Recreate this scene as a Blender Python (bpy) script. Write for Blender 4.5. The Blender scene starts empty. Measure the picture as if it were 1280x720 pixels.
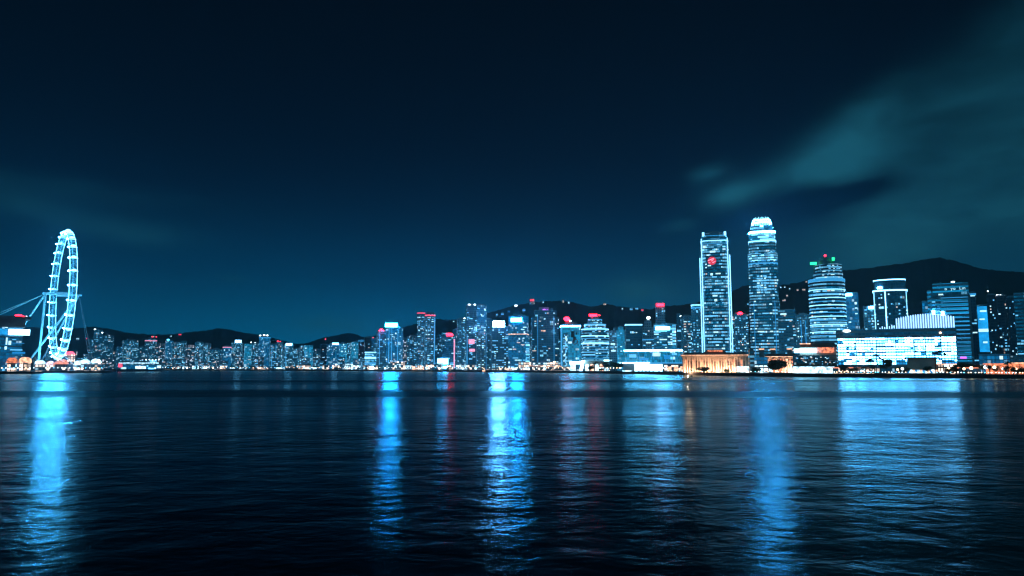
import bpy, math, random
from mathutils import Vector, Matrix, noise

R = math.radians
SC = bpy.context.scene
COL = SC.collection
random.seed(7)

# ------------------------------------------------------------------ camera
FOC = 914.0                       # focal length in pixels of the 1280 wide photograph
PITCH = math.atan(99.0 / FOC)     # true horizon at photograph row 459
CAMZ = 8.0
cam = bpy.data.cameras.new('camera')
cam.sensor_width = 36.0
cam.lens = 36.0 * FOC / 1280.0
cam.clip_start = 0.5
cam.clip_end = 30000.0
camo = bpy.data.objects.new('camera', cam)
COL.objects.link(camo)
camo.location = (0, 0, CAMZ)
camo.rotation_euler = (R(90) + PITCH, 0, 0)
SC.camera = camo

# ------------------------------------------------------------------ render / exposure
SC.render.engine = 'CYCLES'
SC.view_settings.view_transform = 'Standard'
SC.view_settings.look = 'None'
SC.view_settings.exposure = 0.0
SC.view_settings.gamma = 1.0
SC.cycles.use_denoising = True
SC.cycles.sample_clamp_indirect = 8.0
SC.cycles.max_bounces = 4
SC.cycles.diffuse_bounces = 1
SC.cycles.glossy_bounces = 2
SC.cycles.filter_width = 1.25
SC.cycles.caustics_reflective = False
SC.cycles.caustics_refractive = False


# ------------------------------------------------------------------ node helpers
class NB:
    def __init__(self, tree):
        self.t = tree
        self.n = tree.nodes
        self.l = tree.links

    def new(self, typ, **kw):
        nd = self.n.new(typ)
        for k, v in kw.items():
            setattr(nd, k, v)
        return nd

    def put(self, sock, v):
        if isinstance(v, bpy.types.NodeSocket):
            self.l.new(v, sock)
        elif v is not None:
            if isinstance(v, (tuple, list)) and len(v) == 3 and sock.type == 'RGBA':
                v = (*v, 1.0)
            sock.default_value = v

    def m(self, op, a, b=None, c=None, clamp=False):
        nd = self.new('ShaderNodeMath', operation=op, use_clamp=clamp)
        self.put(nd.inputs[0], a)
        if b is not None: self.put(nd.inputs[1], b)
        if c is not None: self.put(nd.inputs[2], c)
        return nd.outputs[0]

    def sstep(self, v, a, b):
        nd = self.new('ShaderNodeMapRange', interpolation_type='SMOOTHSTEP')
        self.put(nd.inputs['Value'], v)
        self.put(nd.inputs['From Min'], a)
        self.put(nd.inputs['From Max'], b)
        return nd.outputs['Result']

    def mix(self, f, a, b):
        nd = self.new('ShaderNodeMix', data_type='RGBA')
        self.put(nd.inputs[0], f)
        self.put(nd.inputs[6], a)
        self.put(nd.inputs[7], b)
        return nd.outputs[2]

    def comb(self, x, y, z):
        nd = self.new('ShaderNodeCombineXYZ')
        self.put(nd.inputs[0], x); self.put(nd.inputs[1], y); self.put(nd.inputs[2], z)
        return nd.outputs[0]

    def noise(self, vec, scale, detail=3.0, rough=0.5, dist=0.0):
        nd = self.new('ShaderNodeTexNoise')
        self.put(nd.inputs['Vector'], vec)
        nd.inputs['Scale'].default_value = scale
        nd.inputs['Detail'].default_value = detail
        nd.inputs['Roughness'].default_value = rough
        nd.inputs['Distortion'].default_value = dist
        return nd.outputs[0]

    def white(self, vec):
        nd = self.new('ShaderNodeTexWhiteNoise', noise_dimensions='3D')
        self.put(nd.inputs['Vector'], vec)
        return nd.outputs['Value']


# ------------------------------------------------------------------ sky
w = bpy.data.worlds.new('World')
SC.world = w
w.use_nodes = True
wb = NB(w.node_tree)
wb.n.clear()
tc = wb.new('ShaderNodeTexCoord')
sp = wb.new('ShaderNodeSeparateXYZ')
wb.l.new(tc.outputs['Generated'], sp.inputs[0])
dx, dy, dz = sp.outputs
horiz = wb.m('MAXIMUM', wb.m('SQRT', wb.m('ADD', wb.m('MULTIPLY', dx, dx), wb.m('MULTIPLY', dy, dy))), 0.02)
elev = wb.m('DIVIDE', dz, horiz)            # tangent of the elevation
az = wb.m('ARCTAN2', dx, dy)                # azimuth from +Y, radians, right positive
ramp = wb.new('ShaderNodeValToRGB')
wb.l.new(wb.m('MULTIPLY', elev, 1.0 / 0.6), ramp.inputs[0])
cr = ramp.color_ramp
cr.interpolation = 'B_SPLINE'
stops = [(0.0, (0.0004, 0.155, 0.33)), (0.10, (0.0004, 0.108, 0.24)), (0.20, (0.0003, 0.043, 0.110)),
         (0.34, (0.0002, 0.0098, 0.030)), (0.50, (0.0001, 0.0026, 0.0095)), (0.72, (0.0002, 0.0011, 0.0040)), (1.0, (0.0001, 0.0004, 0.0014))]
while len(cr.elements) < len(stops):
    cr.elements.new(0.5)
for e, (p_, c_) in zip(cr.elements, stops):
    e.position = p_
    e.color = (*c_, 1)
base = ramp.outputs[0]
# the city glow is strongest over the middle of the skyline and falls off to the sides
glow = wb.m('POWER', 2.71828, wb.m('MULTIPLY', -1.0, wb.m('POWER', wb.m('DIVIDE', wb.m('ADD', az, 0.10), 0.62), 2.0)))
base = wb.mix(wb.m('ADD', 0.44, wb.m('MULTIPLY', glow, 0.62)), (0.0002, 0.0012, 0.0035), base)


def pix_dir(px, py):
    """azimuth and tangent of elevation of a photograph pixel (used to place the clouds in the sky)"""
    c, u = math.cos(PITCH), math.sin(PITCH)
    a, b = (px - 640) / FOC, (360 - py) / FOC
    y, z = c - b * u, u + b * c
    return math.atan2(a, y), z / math.hypot(a, y)


warp = wb.noise(wb.comb(wb.m('MULTIPLY', az, 3.0), wb.m('MULTIPLY', elev, 7.0), 0.0), 1.6, 5.0, 0.55, 0.3)
warp2 = wb.noise(wb.comb(wb.m('ADD', wb.m('MULTIPLY', az, 3.0), wb.m('MULTIPLY', elev, -4.0)), wb.m('MULTIPLY', elev, 12.0), 3.3), 1.3, 5.0, 0.5, 0.15)


def blob(px, py, half_len, half_wid, ang, amt, soft=0.05):
    a0, e0 = pix_dir(px, py)
    ca, sa = math.cos(ang), math.sin(ang)
    ua = wb.m('SUBTRACT', az, a0)
    ue = wb.m('ADD', wb.m('SUBTRACT', elev, e0), wb.m('MULTIPLY', wb.m('SUBTRACT', warp, 0.5), soft))
    s = wb.m('ADD', wb.m('MULTIPLY', ua, ca), wb.m('MULTIPLY', ue, sa))
    t = wb.m('SUBTRACT', wb.m('MULTIPLY', ue, ca), wb.m('MULTIPLY', ua, sa))
    q = wb.m('ADD', wb.m('POWER', wb.m('ABSOLUTE', wb.m('DIVIDE', s, half_len)), 2.0),
             wb.m('POWER', wb.m('ABSOLUTE', wb.m('DIVIDE', t, half_wid)), 2.0))
    return wb.m('MULTIPLY', wb.m('POWER', 2.71828, wb.m('MULTIPLY', q, -1.0)), amt)


# big bank: lies below a line that climbs to the right
a1, e1 = pix_dir(880, 268)
a2, e2 = pix_dir(1280, 15)
sl = (e2 - e1) / (a2 - a1)
below = wb.m('SUBTRACT', wb.m('ADD', e1, wb.m('MULTIPLY', wb.m('SUBTRACT', az, a1), sl)), elev)
below = wb.m('ADD', below, wb.m('MULTIPLY', wb.m('SUBTRACT', warp2, 0.5), 0.16))
bank = wb.m('MULTIPLY', wb.sstep(below, -0.04, 0.20), wb.sstep(az, a1 + 0.05, a1 + 0.22))
bank = wb.m('MULTIPLY', bank, wb.m('ADD', 0.62, wb.m('MULTIPLY', wb.sstep(warp2, 0.32, 0.70), 0.38)))
bank = wb.m('MULTIPLY', bank, 0.80)
cl = bank
for args in [(918, 242, 0.034, 0.0150, 0.18, 1.0, 0.025), (1022, 206, 0.080, 0.026, 0.22, 1.0, 0.045), (1085, 150, 0.06, 0.022, 0.5, 0.35, 0.05),
             (885, 212, 0.028, 0.012, 0.3, 0.25, 0.03), (850, 281, 0.022, 0.009, 0.2, 0.3, 0.03), (810, 364, 0.055, 0.020, -0.05, 0.75, 0.03), (885, 214, 0.020, 0.012, 0.3, 0.3, 0.03),
             (1040, 320, 0.16, 0.045, 0.1, 0.35, 0.06),
             (60, 262, 0.12, 0.017, -0.12, 0.34, 0.05), (60, 232, 0.16, 0.012, -0.05, 0.14, 0.05), (150, 285, 0.06, 0.010, -0.10, 0.30, 0.03),
             (290, 347, 0.018, 0.0045, -0.05, 0.30, 0.01), (430, 404, 0.06, 0.014, 0.0, 0.50, 0.02), (1180, 110, 0.22, 0.05, 0.5, 0.18, 0.1)]:
    cl = wb.m('ADD', cl, blob(*args))
hole = blob(1035, 250, 0.085, 0.018, 0.12, 0.8, 0.06)
cl = wb.m('MAXIMUM', wb.m('SUBTRACT', cl, hole), 0.0)
rag = wb.noise(wb.comb(wb.m('MULTIPLY', az, 7.0), wb.m('MULTIPLY', elev, 13.0), 1.7), 1.05, 6.0, 0.58, 0.2)
cl = wb.m('MULTIPLY', wb.m('MINIMUM', cl, 1.0), wb.m('ADD', 0.58, wb.m('MULTIPLY', wb.sstep(rag, 0.34, 0.66), 0.50)))
sky = wb.mix(cl, base, (0.0095, 0.098, 0.150))
bg = wb.new('ShaderNodeBackground')
wb.l.new(sky, bg.inputs['Color'])
bg.inputs['Strength'].default_value = 1.0
out = wb.new('ShaderNodeOutputWorld')
wb.l.new(bg.outputs[0], out.inputs['Surface'])

# added blue fill light for the facades, from behind and left of the camera
sun = bpy.data.lights.new('facade_fill', 'SUN')
sun.energy = 0.32
sun.angle = R(0.5)
sun.color = (0.10, 0.66, 1.0)
suno = bpy.data.objects.new('facade_fill', sun)
COL.objects.link(suno)
suno.rotation_euler = (R(52), 0, R(-38))


# ------------------------------------------------------------------ materials
def mat(name, color, rough=0.6, metal=0.0, spec=0.5, vary=0.0, scale=0.3):
    m = bpy.data.materials.new(name)
    m.use_nodes = True
    b = NB(m.node_tree)
    p = m.node_tree.nodes['Principled BSDF']
    p.inputs['Roughness'].default_value = rough
    p.inputs['Metallic'].default_value = metal
    p.inputs['Specular IOR Level'].default_value = spec
    if vary > 0:
        g = b.new('ShaderNodeNewGeometry')
        nz = b.noise(g.outputs['Position'], scale, 5.0, 0.6)
        c = b.mix(b.sstep(nz, 0.3, 0.7), tuple(x * (1 - vary) for x in color), tuple(min(1, x * (1 + vary)) for x in color))
        b.l.new(c, p.inputs['Base Color'])
    else:
        p.inputs['Base Color'].default_value = (*color, 1)
    return m


def glowmat(name, color, strength, vary=0.0, scale=0.4):
    m = bpy.data.materials.new(name)
    m.use_nodes = True
    b = NB(m.node_tree)
    p = m.node_tree.nodes['Principled BSDF']
    p.inputs['Base Color'].default_value = (0.3, 0.3, 0.3, 1)
    p.inputs['Roughness'].default_value = 0.3
    p.inputs['Emission Color'].default_value = (*color, 1)
    if vary > 0:
        g = b.new('ShaderNodeNewGeometry')
        nz = b.noise(g.outputs['Position'], scale, 2.0, 0.6)
        b.l.new(b.m('MULTIPLY', strength, b.m('ADD', 1 - vary, b.m('MULTIPLY', b.sstep(nz, 0.3, 0.7), 2 * vary))), p.inputs['Emission Strength'])
    else:
        p.inputs['Emission Strength'].default_value = strength
    return m


# facade node group: a grid of windows in metres, some lit, every pane glowing blue as painted-in fill light
def facade_group():
    g = bpy.data.node_groups.new('facade', 'ShaderNodeTree')
    I = g.interface
    def fin(n, d): I.new_socket(n, in_out='INPUT', socket_type='NodeSocketFloat').default_value = d
    def cin(n, d): I.new_socket(n, in_out='INPUT', socket_type='NodeSocketColor').default_value = (*d, 1)
    for n, d in [('Bay', 4), ('Floor', 4), ('WinW', .7), ('WinH', .6), ('Lit', .15), ('Bright', 1), ('Glow', .03), ('Run', 1)]:
        fin(n, d)
    for n, d in [('Wall', (.2, .2, .22)), ('ColA', (.3, .75, 1)), ('ColB', (1, .8, .55)), ('GlowCol', (0.002, .47, 1))]:
        cin(n, d)
    I.new_socket('Shader', in_out='OUTPUT', socket_type='NodeSocketShader')
    b = NB(g)
    gi = b.new('NodeGroupInput'); go = b.new('NodeGroupOutput')
    i = gi.outputs
    uv = b.new('ShaderNodeUVMap'); uv.uv_map = 'UVMap'
    s = b.new('ShaderNodeSeparateXYZ'); b.l.new(uv.outputs[0], s.inputs[0])
    oi = b.new('ShaderNodeObjectInfo')
    seed = b.m('MULTIPLY', oi.outputs['Random'], 97.0)
    u = b.m('DIVIDE', s.outputs[0], i['Bay'])
    v = b.m('DIVIDE', s.outputs[1], i['Floor'])
    fu, fv = b.m('FLOOR', u), b.m('FLOOR', v)
    ru, rv = b.m('FRACT', u), b.m('FRACT', v)
    inu = b.m('LESS_THAN', b.m('ABSOLUTE', b.m('SUBTRACT', ru, 0.5)), b.m('MULTIPLY', i['WinW'], 0.5))
    inv = b.m('LESS_THAN', b.m('ABSOLUTE', b.m('SUBTRACT', rv, 0.55)), b.m('MULTIPLY', i['WinH'], 0.5))
    # only walls have windows, roofs carry v below zero
    win = b.m('MULTIPLY', b.m('MULTIPLY', inu, inv), b.m('GREATER_THAN', s.outputs[1], 0.0))
    run = b.m('FLOOR', b.m('DIVIDE', fu, i['Run']))
    r1 = b.white(b.comb(run, fv, seed))
    r2 = b.white(b.comb(fu, fv, b.m('ADD', seed, 11.3)))
    r3 = b.white(b.comb(run, fv, b.m('ADD', seed, 23.7)))
    # occupied floors come in clusters
    clus = b.noise(b.comb(b.m('MULTIPLY', fu, 0.12), b.m('MULTIPLY', fv, 0.22), seed), 1.0, 2.0, 0.5)
    lit = b.m('LESS_THAN', r1, b.m('MULTIPLY', i['Lit'], b.m('MULTIPLY', b.sstep(clus, 0.25, 0.65), 2.0)))
    amp = b.m('ADD', 0.25, b.m('MULTIPLY', b.m('POWER', r3, 2.0), 1.6))
    col = b.mix(b.m('GREATER_THAN', r2, 0.89), i['ColA'], i['ColB'])
    e1_ = b.new('ShaderNodeVectorMath', operation='SCALE')
    b.l.new(col, e1_.inputs[0]); b.l.new(b.m('MULTIPLY', b.m('MULTIPLY', lit, amp), i['Bright']), e1_.inputs['Scale'])
    e2_ = b.new('ShaderNodeVectorMath', operation='SCALE')
    b.l.new(i['GlowCol'], e2_.inputs[0]); b.l.new(b.m('MULTIPLY', i['Glow'], b.m('ADD', 0.45, r2)), e2_.inputs['Scale'])
    ad = b.new('ShaderNodeVectorMath', operation='ADD')
    b.l.new(e1_.outputs[0], ad.inputs[0]); b.l.new(e2_.outputs[0], ad.inputs[1])
    p = b.new('ShaderNodeBsdfPrincipled')
    b.l.new(b.mix(win, i['Wall'], (0.03, 0.05, 0.07)), p.inputs['Base Color'])
    b.l.new(b.m('SUBTRACT', 0.75, b.m('MULTIPLY', win, 0.6)), p.inputs['Roughness'])
    b.l.new(ad.outputs[0], p.inputs['Emission Color'])
    b.l.new(win, p.inputs['Emission Strength'])
    b.l.new(p.outputs[0], go.inputs[0])
    return g


FG = facade_group()


def facade(name, **kw):
    m = bpy.data.materials.new(name)
    m.use_nodes = True
    t = m.node_tree
    t.nodes.clear()
    g = t.nodes.new('ShaderNodeGroup'); g.node_tree = FG
    o = t.nodes.new('ShaderNodeOutputMaterial')
    t.links.new(g.outputs[0], o.inputs[0])
    for k, v in kw.items():
        g.inputs[k].default_value = (*v, 1) if isinstance(v, tuple) else v
    m['bay'] = float(kw.get('Bay', 4)); m['floor'] = float(kw.get('Floor', 4))
    return m


CYAN = (0.22, 0.68, 1.0)
WHITE = (0.62, 0.90, 1.0)
WARM = (1.0, 0.70, 0.55)
F = {
    'resi': facade('residential_wall', Bay=3.6, Floor=3.4, WinW=.62, WinH=.55, Lit=.17, Bright=0.94, Glow=0.172, Wall=(.20, .24, .27), ColA=CYAN, ColB=WARM),
    'resi_far': facade('residential_wall_far', Bay=3.4, Floor=3.4, WinW=.6, WinH=.5, Lit=.24, Bright=1.5, Glow=0.265, Wall=(.20, .25, .28), ColA=CYAN, ColB=WARM),
    'resi_dim': facade('residential_wall_dim', Bay=3.4, Floor=3.4, WinW=.7, WinH=.6, Lit=.10, Bright=1.12, Glow=0.160, Wall=(.14, .18, .22), ColA=CYAN, ColB=WARM),
    'resi_warm': facade('residential_wall_warm', Bay=4.4, Floor=3.8, WinW=.7, WinH=.6, Lit=.16, Bright=1.05, Glow=0.102, Wall=(.22, .20, .21), ColA=(.8, .8, .9), ColB=WARM),
    'office': facade('office_wall', Bay=3.2, Floor=4.2, WinW=.92, WinH=.48, Lit=.34, Bright=0.83, Glow=0.203, Run=5.0, Wall=(.16, .21, .24), ColA=CYAN, ColB=WHITE),
    'office_dim': facade('office_wall_dim', Bay=3.2, Floor=4.2, WinW=.9, WinH=.5, Lit=.12, Bright=0.9, Glow=0.131, Run=3.0, Wall=(.13, .18, .22), ColA=CYAN, ColB=WHITE),
    'dark': facade('dark_glass_wall', Bay=3.0, Floor=4.0, WinW=.86, WinH=.78, Lit=.05, Bright=0.9, Glow=0.061, Run=2.0, Wall=(.10, .13, .15), ColA=CYAN, ColB=WHITE),
    'night': facade('unlit_wall', Bay=3.4, Floor=3.8, WinW=.7, WinH=.6, Lit=.03, Bright=0.9, Glow=0.014, Wall=(.06, .08, .10), ColA=CYAN, ColB=WARM),
    'cyan': facade('cyan_lit_wall', Bay=3.0, Floor=3.8, WinW=.92, WinH=.85, Lit=.06, Bright=1.0, Glow=0.493, Run=2.0, Wall=(.25, .33, .38), ColA=WHITE, ColB=CYAN, GlowCol=(0.02, .52, 1.0)),
    'blue': facade('blue_lit_wall', Bay=3.2, Floor=4.0, WinW=.85, WinH=.8, Lit=.07, Bright=1.1, Glow=0.319, Run=1.0, Wall=(.20, .28, .36), ColA=WHITE, ColB=CYAN, GlowCol=(0.003, .40, 1.0)),
    'band': facade('banded_office_wall', Bay=2.6, Floor=4.4, WinW=1.0, WinH=.44, Lit=.62, Bright=0.64, Glow=0.226, Run=9.0, Wall=(.07, .10, .13), ColA=CYAN, ColB=WHITE),
    'ifc': facade('tall_tower_wall', Bay=2.4, Floor=4.4, WinW=.9, WinH=.55, Lit=.46, Bright=0.64, Glow=0.203, Run=5.0, Wall=(.12, .18, .22), ColA=CYAN, ColB=WHITE),
    'hall': facade('bright_hall_glass', Bay=2.4, Floor=2.9, WinW=.86, WinH=.66, Lit=1.0, Bright=36.0, Glow=1.0, Run=3.0, Wall=(.10, .13, .15), ColA=(.11, .50, 1.0), ColB=(.42, .78, 1.0), GlowCol=(.02, .42, 1.0)),
    'slab': facade('striped_slab_wall', Bay=30.0, Floor=5.0, WinW=1.0, WinH=.42, Lit=.0, Bright=.5, Glow=.50, Wall=(.22, .30, .36), GlowCol=(.01, .48, 1.0)),  # no lit windows: stripes glow to stand for light on the concrete
    'brightmid': facade('half_lit_wall', Bay=2.2, Floor=3.6, WinW=.9, WinH=.6, Lit=.52, Bright=1.5, Glow=.28, Run=2.0, Wall=(.2, .28, .34), ColA=CYAN, ColB=WHITE),
    'bright': facade('bright_lit_wall', Bay=3.0, Floor=4.2, WinW=.95, WinH=.7, Lit=.8, Bright=1.5, Glow=0.435, Run=3.0, Wall=(.25, .33, .38), ColA=CYAN, ColB=WHITE),
    'grey': facade('grey_stone_wall', Bay=3.2, Floor=3.8, WinW=.6, WinH=.5, Lit=.07, Bright=1.0, Glow=0.072, Wall=(.30, .33, .36), ColA=CYAN, ColB=WHITE),
    'shop': facade('shopfront_wall', Bay=4.2, Floor=4.2, WinW=.8, WinH=.72, Lit=.50, Bright=2.4, Glow=0.072, Wall=(.16, .18, .20), ColA=(1.0, .72, .55), ColB=(.5, .85, 1.0)),
    'shop_cool': facade('shopfront_wall_cool', Bay=4.2, Floor=4.2, WinW=.8, WinH=.72, Lit=.46, Bright=2.6, Glow=0.174, Wall=(.16, .20, .24), ColA=(.55, .85, 1.0), ColB=(1.0, .75, .6)),
}
M = {
    'concrete': mat('concrete', (.20, .21, .22), .85, vary=.25, scale=.05),
    'plant': mat('roof_plant_grey', (.24, .28, .31), .8, vary=.2, scale=.1),
    'steel': mat('grey_steel', (.32, .34, .36), .4, metal=.6),
    'white': mat('white_paint', (.75, .77, .78), .4),
    'stone': mat('sandstone', (.46, .38, .31), .8, vary=.15, scale=.15),
    'roofbrown': mat('brown_roof', (.16, .10, .08), .7, vary=.2, scale=.2),
    'domeglass': mat('dome_panels', (.16, .26, .34), .35),
    'seawall': mat('sea_wall_stone', (.035, .037, .04), .9, vary=.4, scale=.3),
    'paving': mat('paving', (.14, .14, .14), .85, vary=.25, scale=.08),
    'darkglass': mat('dark_glass', (.02, .04, .055), .12),
    'bark': mat('bark', (.06, .045, .035), .9),
    'leaf': mat('leaf_green', (.045, .075, .035), .7, vary=.5, scale=.6),
    'palm': mat('palm_green', (.05, .08, .035), .65, vary=.4, scale=.8),
    'black': mat('black_metal', (.02, .02, .022), .5),
    'redpaint': mat('red_paint', (.45, .04, .04), .5),
    # things that give off light
    'win_cyan': glowmat('lit_window_cyan', (.14, .58, 1.0), 1.15),
    'win_white': glowmat('lit_window_white', (.48, .85, 1.0), 1.5),
    'win_warm': glowmat('lit_window_warm', (1.0, .74, .62), .8),
    'win_far': glowmat('lit_window_far', (.12, .58, 1.0), .8),
    'win_far_white': glowmat('lit_window_far_white', (.42, .80, 1.0), 1.1),
    'win_blue': glowmat('lit_window_blue', (.01, .38, 1.0), .7),
    'sign': glowmat('sign_white_blue', (.020, .40, 1.0), 270.0),
    'sign_block': glowmat('lit_block_cyan', (.05, .46, 1.0), 34.0),
    'sign_small': glowmat('sign_small_white', (.22, .62, 1.0), 9.0),
    'sign_core': glowmat('sign_white_core', (.16, .50, 1.0), 300.0),
    'sign_white': glowmat('sign_white', (.10, .55, 1.0), 80.0),
    'strip': glowmat('light_strip_white', (.22, .64, 1.0), 3.0),
    'strip_dim': glowmat('light_strip_cyan', (.05, .46, 1.0), .75),
    'crown': glowmat('crown_light', (.05, .44, 1.0), 330.0),
    'crown_fin': glowmat('crown_fin_light', (.26, .70, 1.0), 2.4),
    'fin': glowmat('roof_fin_light', (.30, .58, 1.0), 2.4),
    'red': glowmat('red_light', (1.0, .006, .018), 24.0),
    'red_dim': glowmat('red_panel', (1.0, .02, .05), .75),
    'red_soft': glowmat('red_light_soft', (1.0, .04, .08), 2.2),
    'pink': glowmat('pink_light', (1.0, .32, .48), 1.3),
    'purple': glowmat('purple_light', (.55, .12, 1.0), 2.2),
    'green': glowmat('green_light', (.02, 1.0, .30), 2.6),
    'orange': glowmat('orange_light', (1.0, .26, .11), 1.0, vary=.8, scale=.45),
    'amber': glowmat('amber_light', (1.0, .50, .30), 1.5, vary=.6, scale=.35),
    'lamp': glowmat('lamp_white', (.75, .92, 1.0), 6.0),
    'lamp_warm': glowmat('lamp_warm', (1.0, .62, .36), 7.0),
    'lamp_blue': glowmat('lamp_blue', (.08, .55, 1.0), 7.0),
    'led': glowmat('wheel_led', (.15, .62, 1.0), 6.0),
    'led_star': glowmat('wheel_star_lamp', (.07, .50, 1.0), 1300.0),
    'led_dim': glowmat('wheel_led_dim', (.05, .50, 1.0), 1.1),
    'strip_thin': glowmat('light_strip_bright', (.22, .62, 1.0), 5.0),
    'hallglass': glowmat('hall_lit_glass', (.11, .52, 1.0), 11.0, vary=.55, scale=.16),
    'screen': glowmat('screen_white', (.30, .72, 1.0), 9.0),
    'screen_blue': glowmat('screen_blue', (.01, .42, 1.0), 1.0, vary=.3, scale=.1),
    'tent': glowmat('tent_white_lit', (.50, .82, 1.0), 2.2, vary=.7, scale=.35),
}


# ------------------------------------------------------------------ mesh helpers
class MB:
    """collects boxes, prisms and tubes and links them as ONE mesh object"""
    def __init__(self):
        self.v, self.f, self.uv, self.mi = [], [], [], []

    def face(self, pts, uvs=None, mi=0):
        k = len(self.v)
        self.v += [tuple(p) for p in pts]
        self.f.append(tuple(range(k, k + len(pts))))
        self.uv.append(uvs or [(0.0, -5.0)] * len(pts))
        self.mi.append(mi)

    def prism(self, poly, z0, z1, poly1=None, mi=0, cap_mi=None, bottom=False, u0=0.0):
        p1 = poly1 or poly
        n = len(poly)
        u = u0
        for i in range(n):
            a, b = poly[i], poly[(i + 1) % n]
            c, d = p1[(i + 1) % n], p1[i]
            L = math.hypot(b[0] - a[0], b[1] - a[1])
            self.face([(a[0], a[1], z0), (b[0], b[1], z0), (c[0], c[1], z1), (d[0], d[1], z1)],
                      [(u, z0 + 100), (u + L, z0 + 100), (u + L, z1 + 100), (u, z1 + 100)], mi)
            u += L
        cm = mi if cap_mi is None else cap_mi
        self.face([(p[0], p[1], z1) for p in p1], None, cm)
        if bottom:
            self.face([(p[0], p[1], z0) for p in reversed(poly)], None, cm)
        return self

    def box(self, x0, x1, y0, y1, z0, z1, mi=0):
        return self.prism([(x0, y0), (x1, y0), (x1, y1), (x0, y1)], z0, z1, mi=mi, bottom=True)

    def tube(self, a, b, r, n=6, r1=None, mi=0, cap=True):
        a, b = Vector(a), Vector(b)
        d = (b - a)
        if d.length < 1e-6: return self
        d.normalize()
        up = Vector((0, 0, 1)) if abs(d.z) < .9 else Vector((1, 0, 0))
        s = d.cross(up).normalized(); t = d.cross(s)
        r1 = r if r1 is None else r1
        A = [a + (s * math.cos(2 * math.pi * k / n) + t * math.sin(2 * math.pi * k / n)) * r for k in range(n)]
        B = [b + (s * math.cos(2 * math.pi * k / n) + t * math.sin(2 * math.pi * k / n)) * r1 for k in range(n)]
        for k in range(n):
            j = (k + 1) % n
            self.face([A[j], A[k], B[k], B[j]], None, mi)
        if cap:
            self.face(A, None, mi); self.face(list(reversed(B)), None, mi)
        return self

    def ball(self, c, rx, ry, rz, nu=10, nv=6, mi=0, z_from=-1.0):
        def pt(i, j):
            th = math.asin(z_from) + (math.pi / 2 - math.asin(z_from)) * j / nv
            ph = 2 * math.pi * i / nu
            return (c[0] + rx * math.cos(th) * math.cos(ph), c[1] + ry * math.cos(th) * math.sin(ph), c[2] + rz * math.sin(th))
        for j in range(nv):
            for i in range(nu):
                q = [pt(i, j), pt(i + 1, j), pt(i + 1, j + 1), pt(i, j + 1)]
                if j == nv - 1: q = q[:3]
                if j == 0 and z_from <= -1: q = [q[0], q[2], q[3]]
                self.face(q, None, mi)
        return self

    def mesh(self, name, mats):
        me = bpy.data.meshes.new(name)
        me.from_pydata(self.v, [], self.f)
        ul = me.uv_layers.new(name='UVMap')
        k = 0
        for uvs in self.uv:
            for q in uvs:
                ul.data[k].uv = q
                k += 1
        for m_ in (mats if isinstance(mats, (list, tuple)) else [mats]):
            me.materials.append(m_)
        me.polygons.foreach_set('material_index', self.mi)
        me.update()
        return me

    def build(self, name, mats, parent=None, loc=(0, 0, 0), rz=0.0):
        return put(name, self.mesh(name, mats), parent, loc, rz)


def put(name, me, parent=None, loc=(0, 0, 0), rz=0.0):
    o = bpy.data.objects.new(name, me)
    COL.objects.link(o)
    o.location = loc
    o.rotation_euler = (0, 0, rz)
    if parent is not None: o.parent = parent
    return o


def tag(o, label=None, cat=None, group=None, kind=None):
    if label: o['label'] = label
    if cat: o['category'] = cat
    if group: o['group'] = group
    if kind: o['kind'] = kind
    return o


def thing(name, label, cat, loc=(0, 0, 0), rz=0.0, group=None):
    o = bpy.data.objects.new(name, None)
    o.empty_display_size = 1
    COL.objects.link(o)
    o.location = loc
    o.rotation_euler = (0, 0, rz)
    return tag(o, label, cat, group)


def P(px, py, Y):
    """the world point at forward distance Y seen at a photograph pixel"""
    t = PITCH + math.atan((360 - py) / FOC)
    z = CAMZ + Y * math.tan(t)
    c = Y * math.cos(PITCH) + (z - CAMZ) * math.sin(PITCH)
    return Vector(((px - 640) / FOC * c, Y, z))


def rect(w_, d_): return [(-w_ / 2, -d_ / 2), (w_ / 2, -d_ / 2), (w_ / 2, d_ / 2), (-w_ / 2, d_ / 2)]
def scaled(poly, s): return [(x * s, y * s) for x, y in poly]


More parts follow.
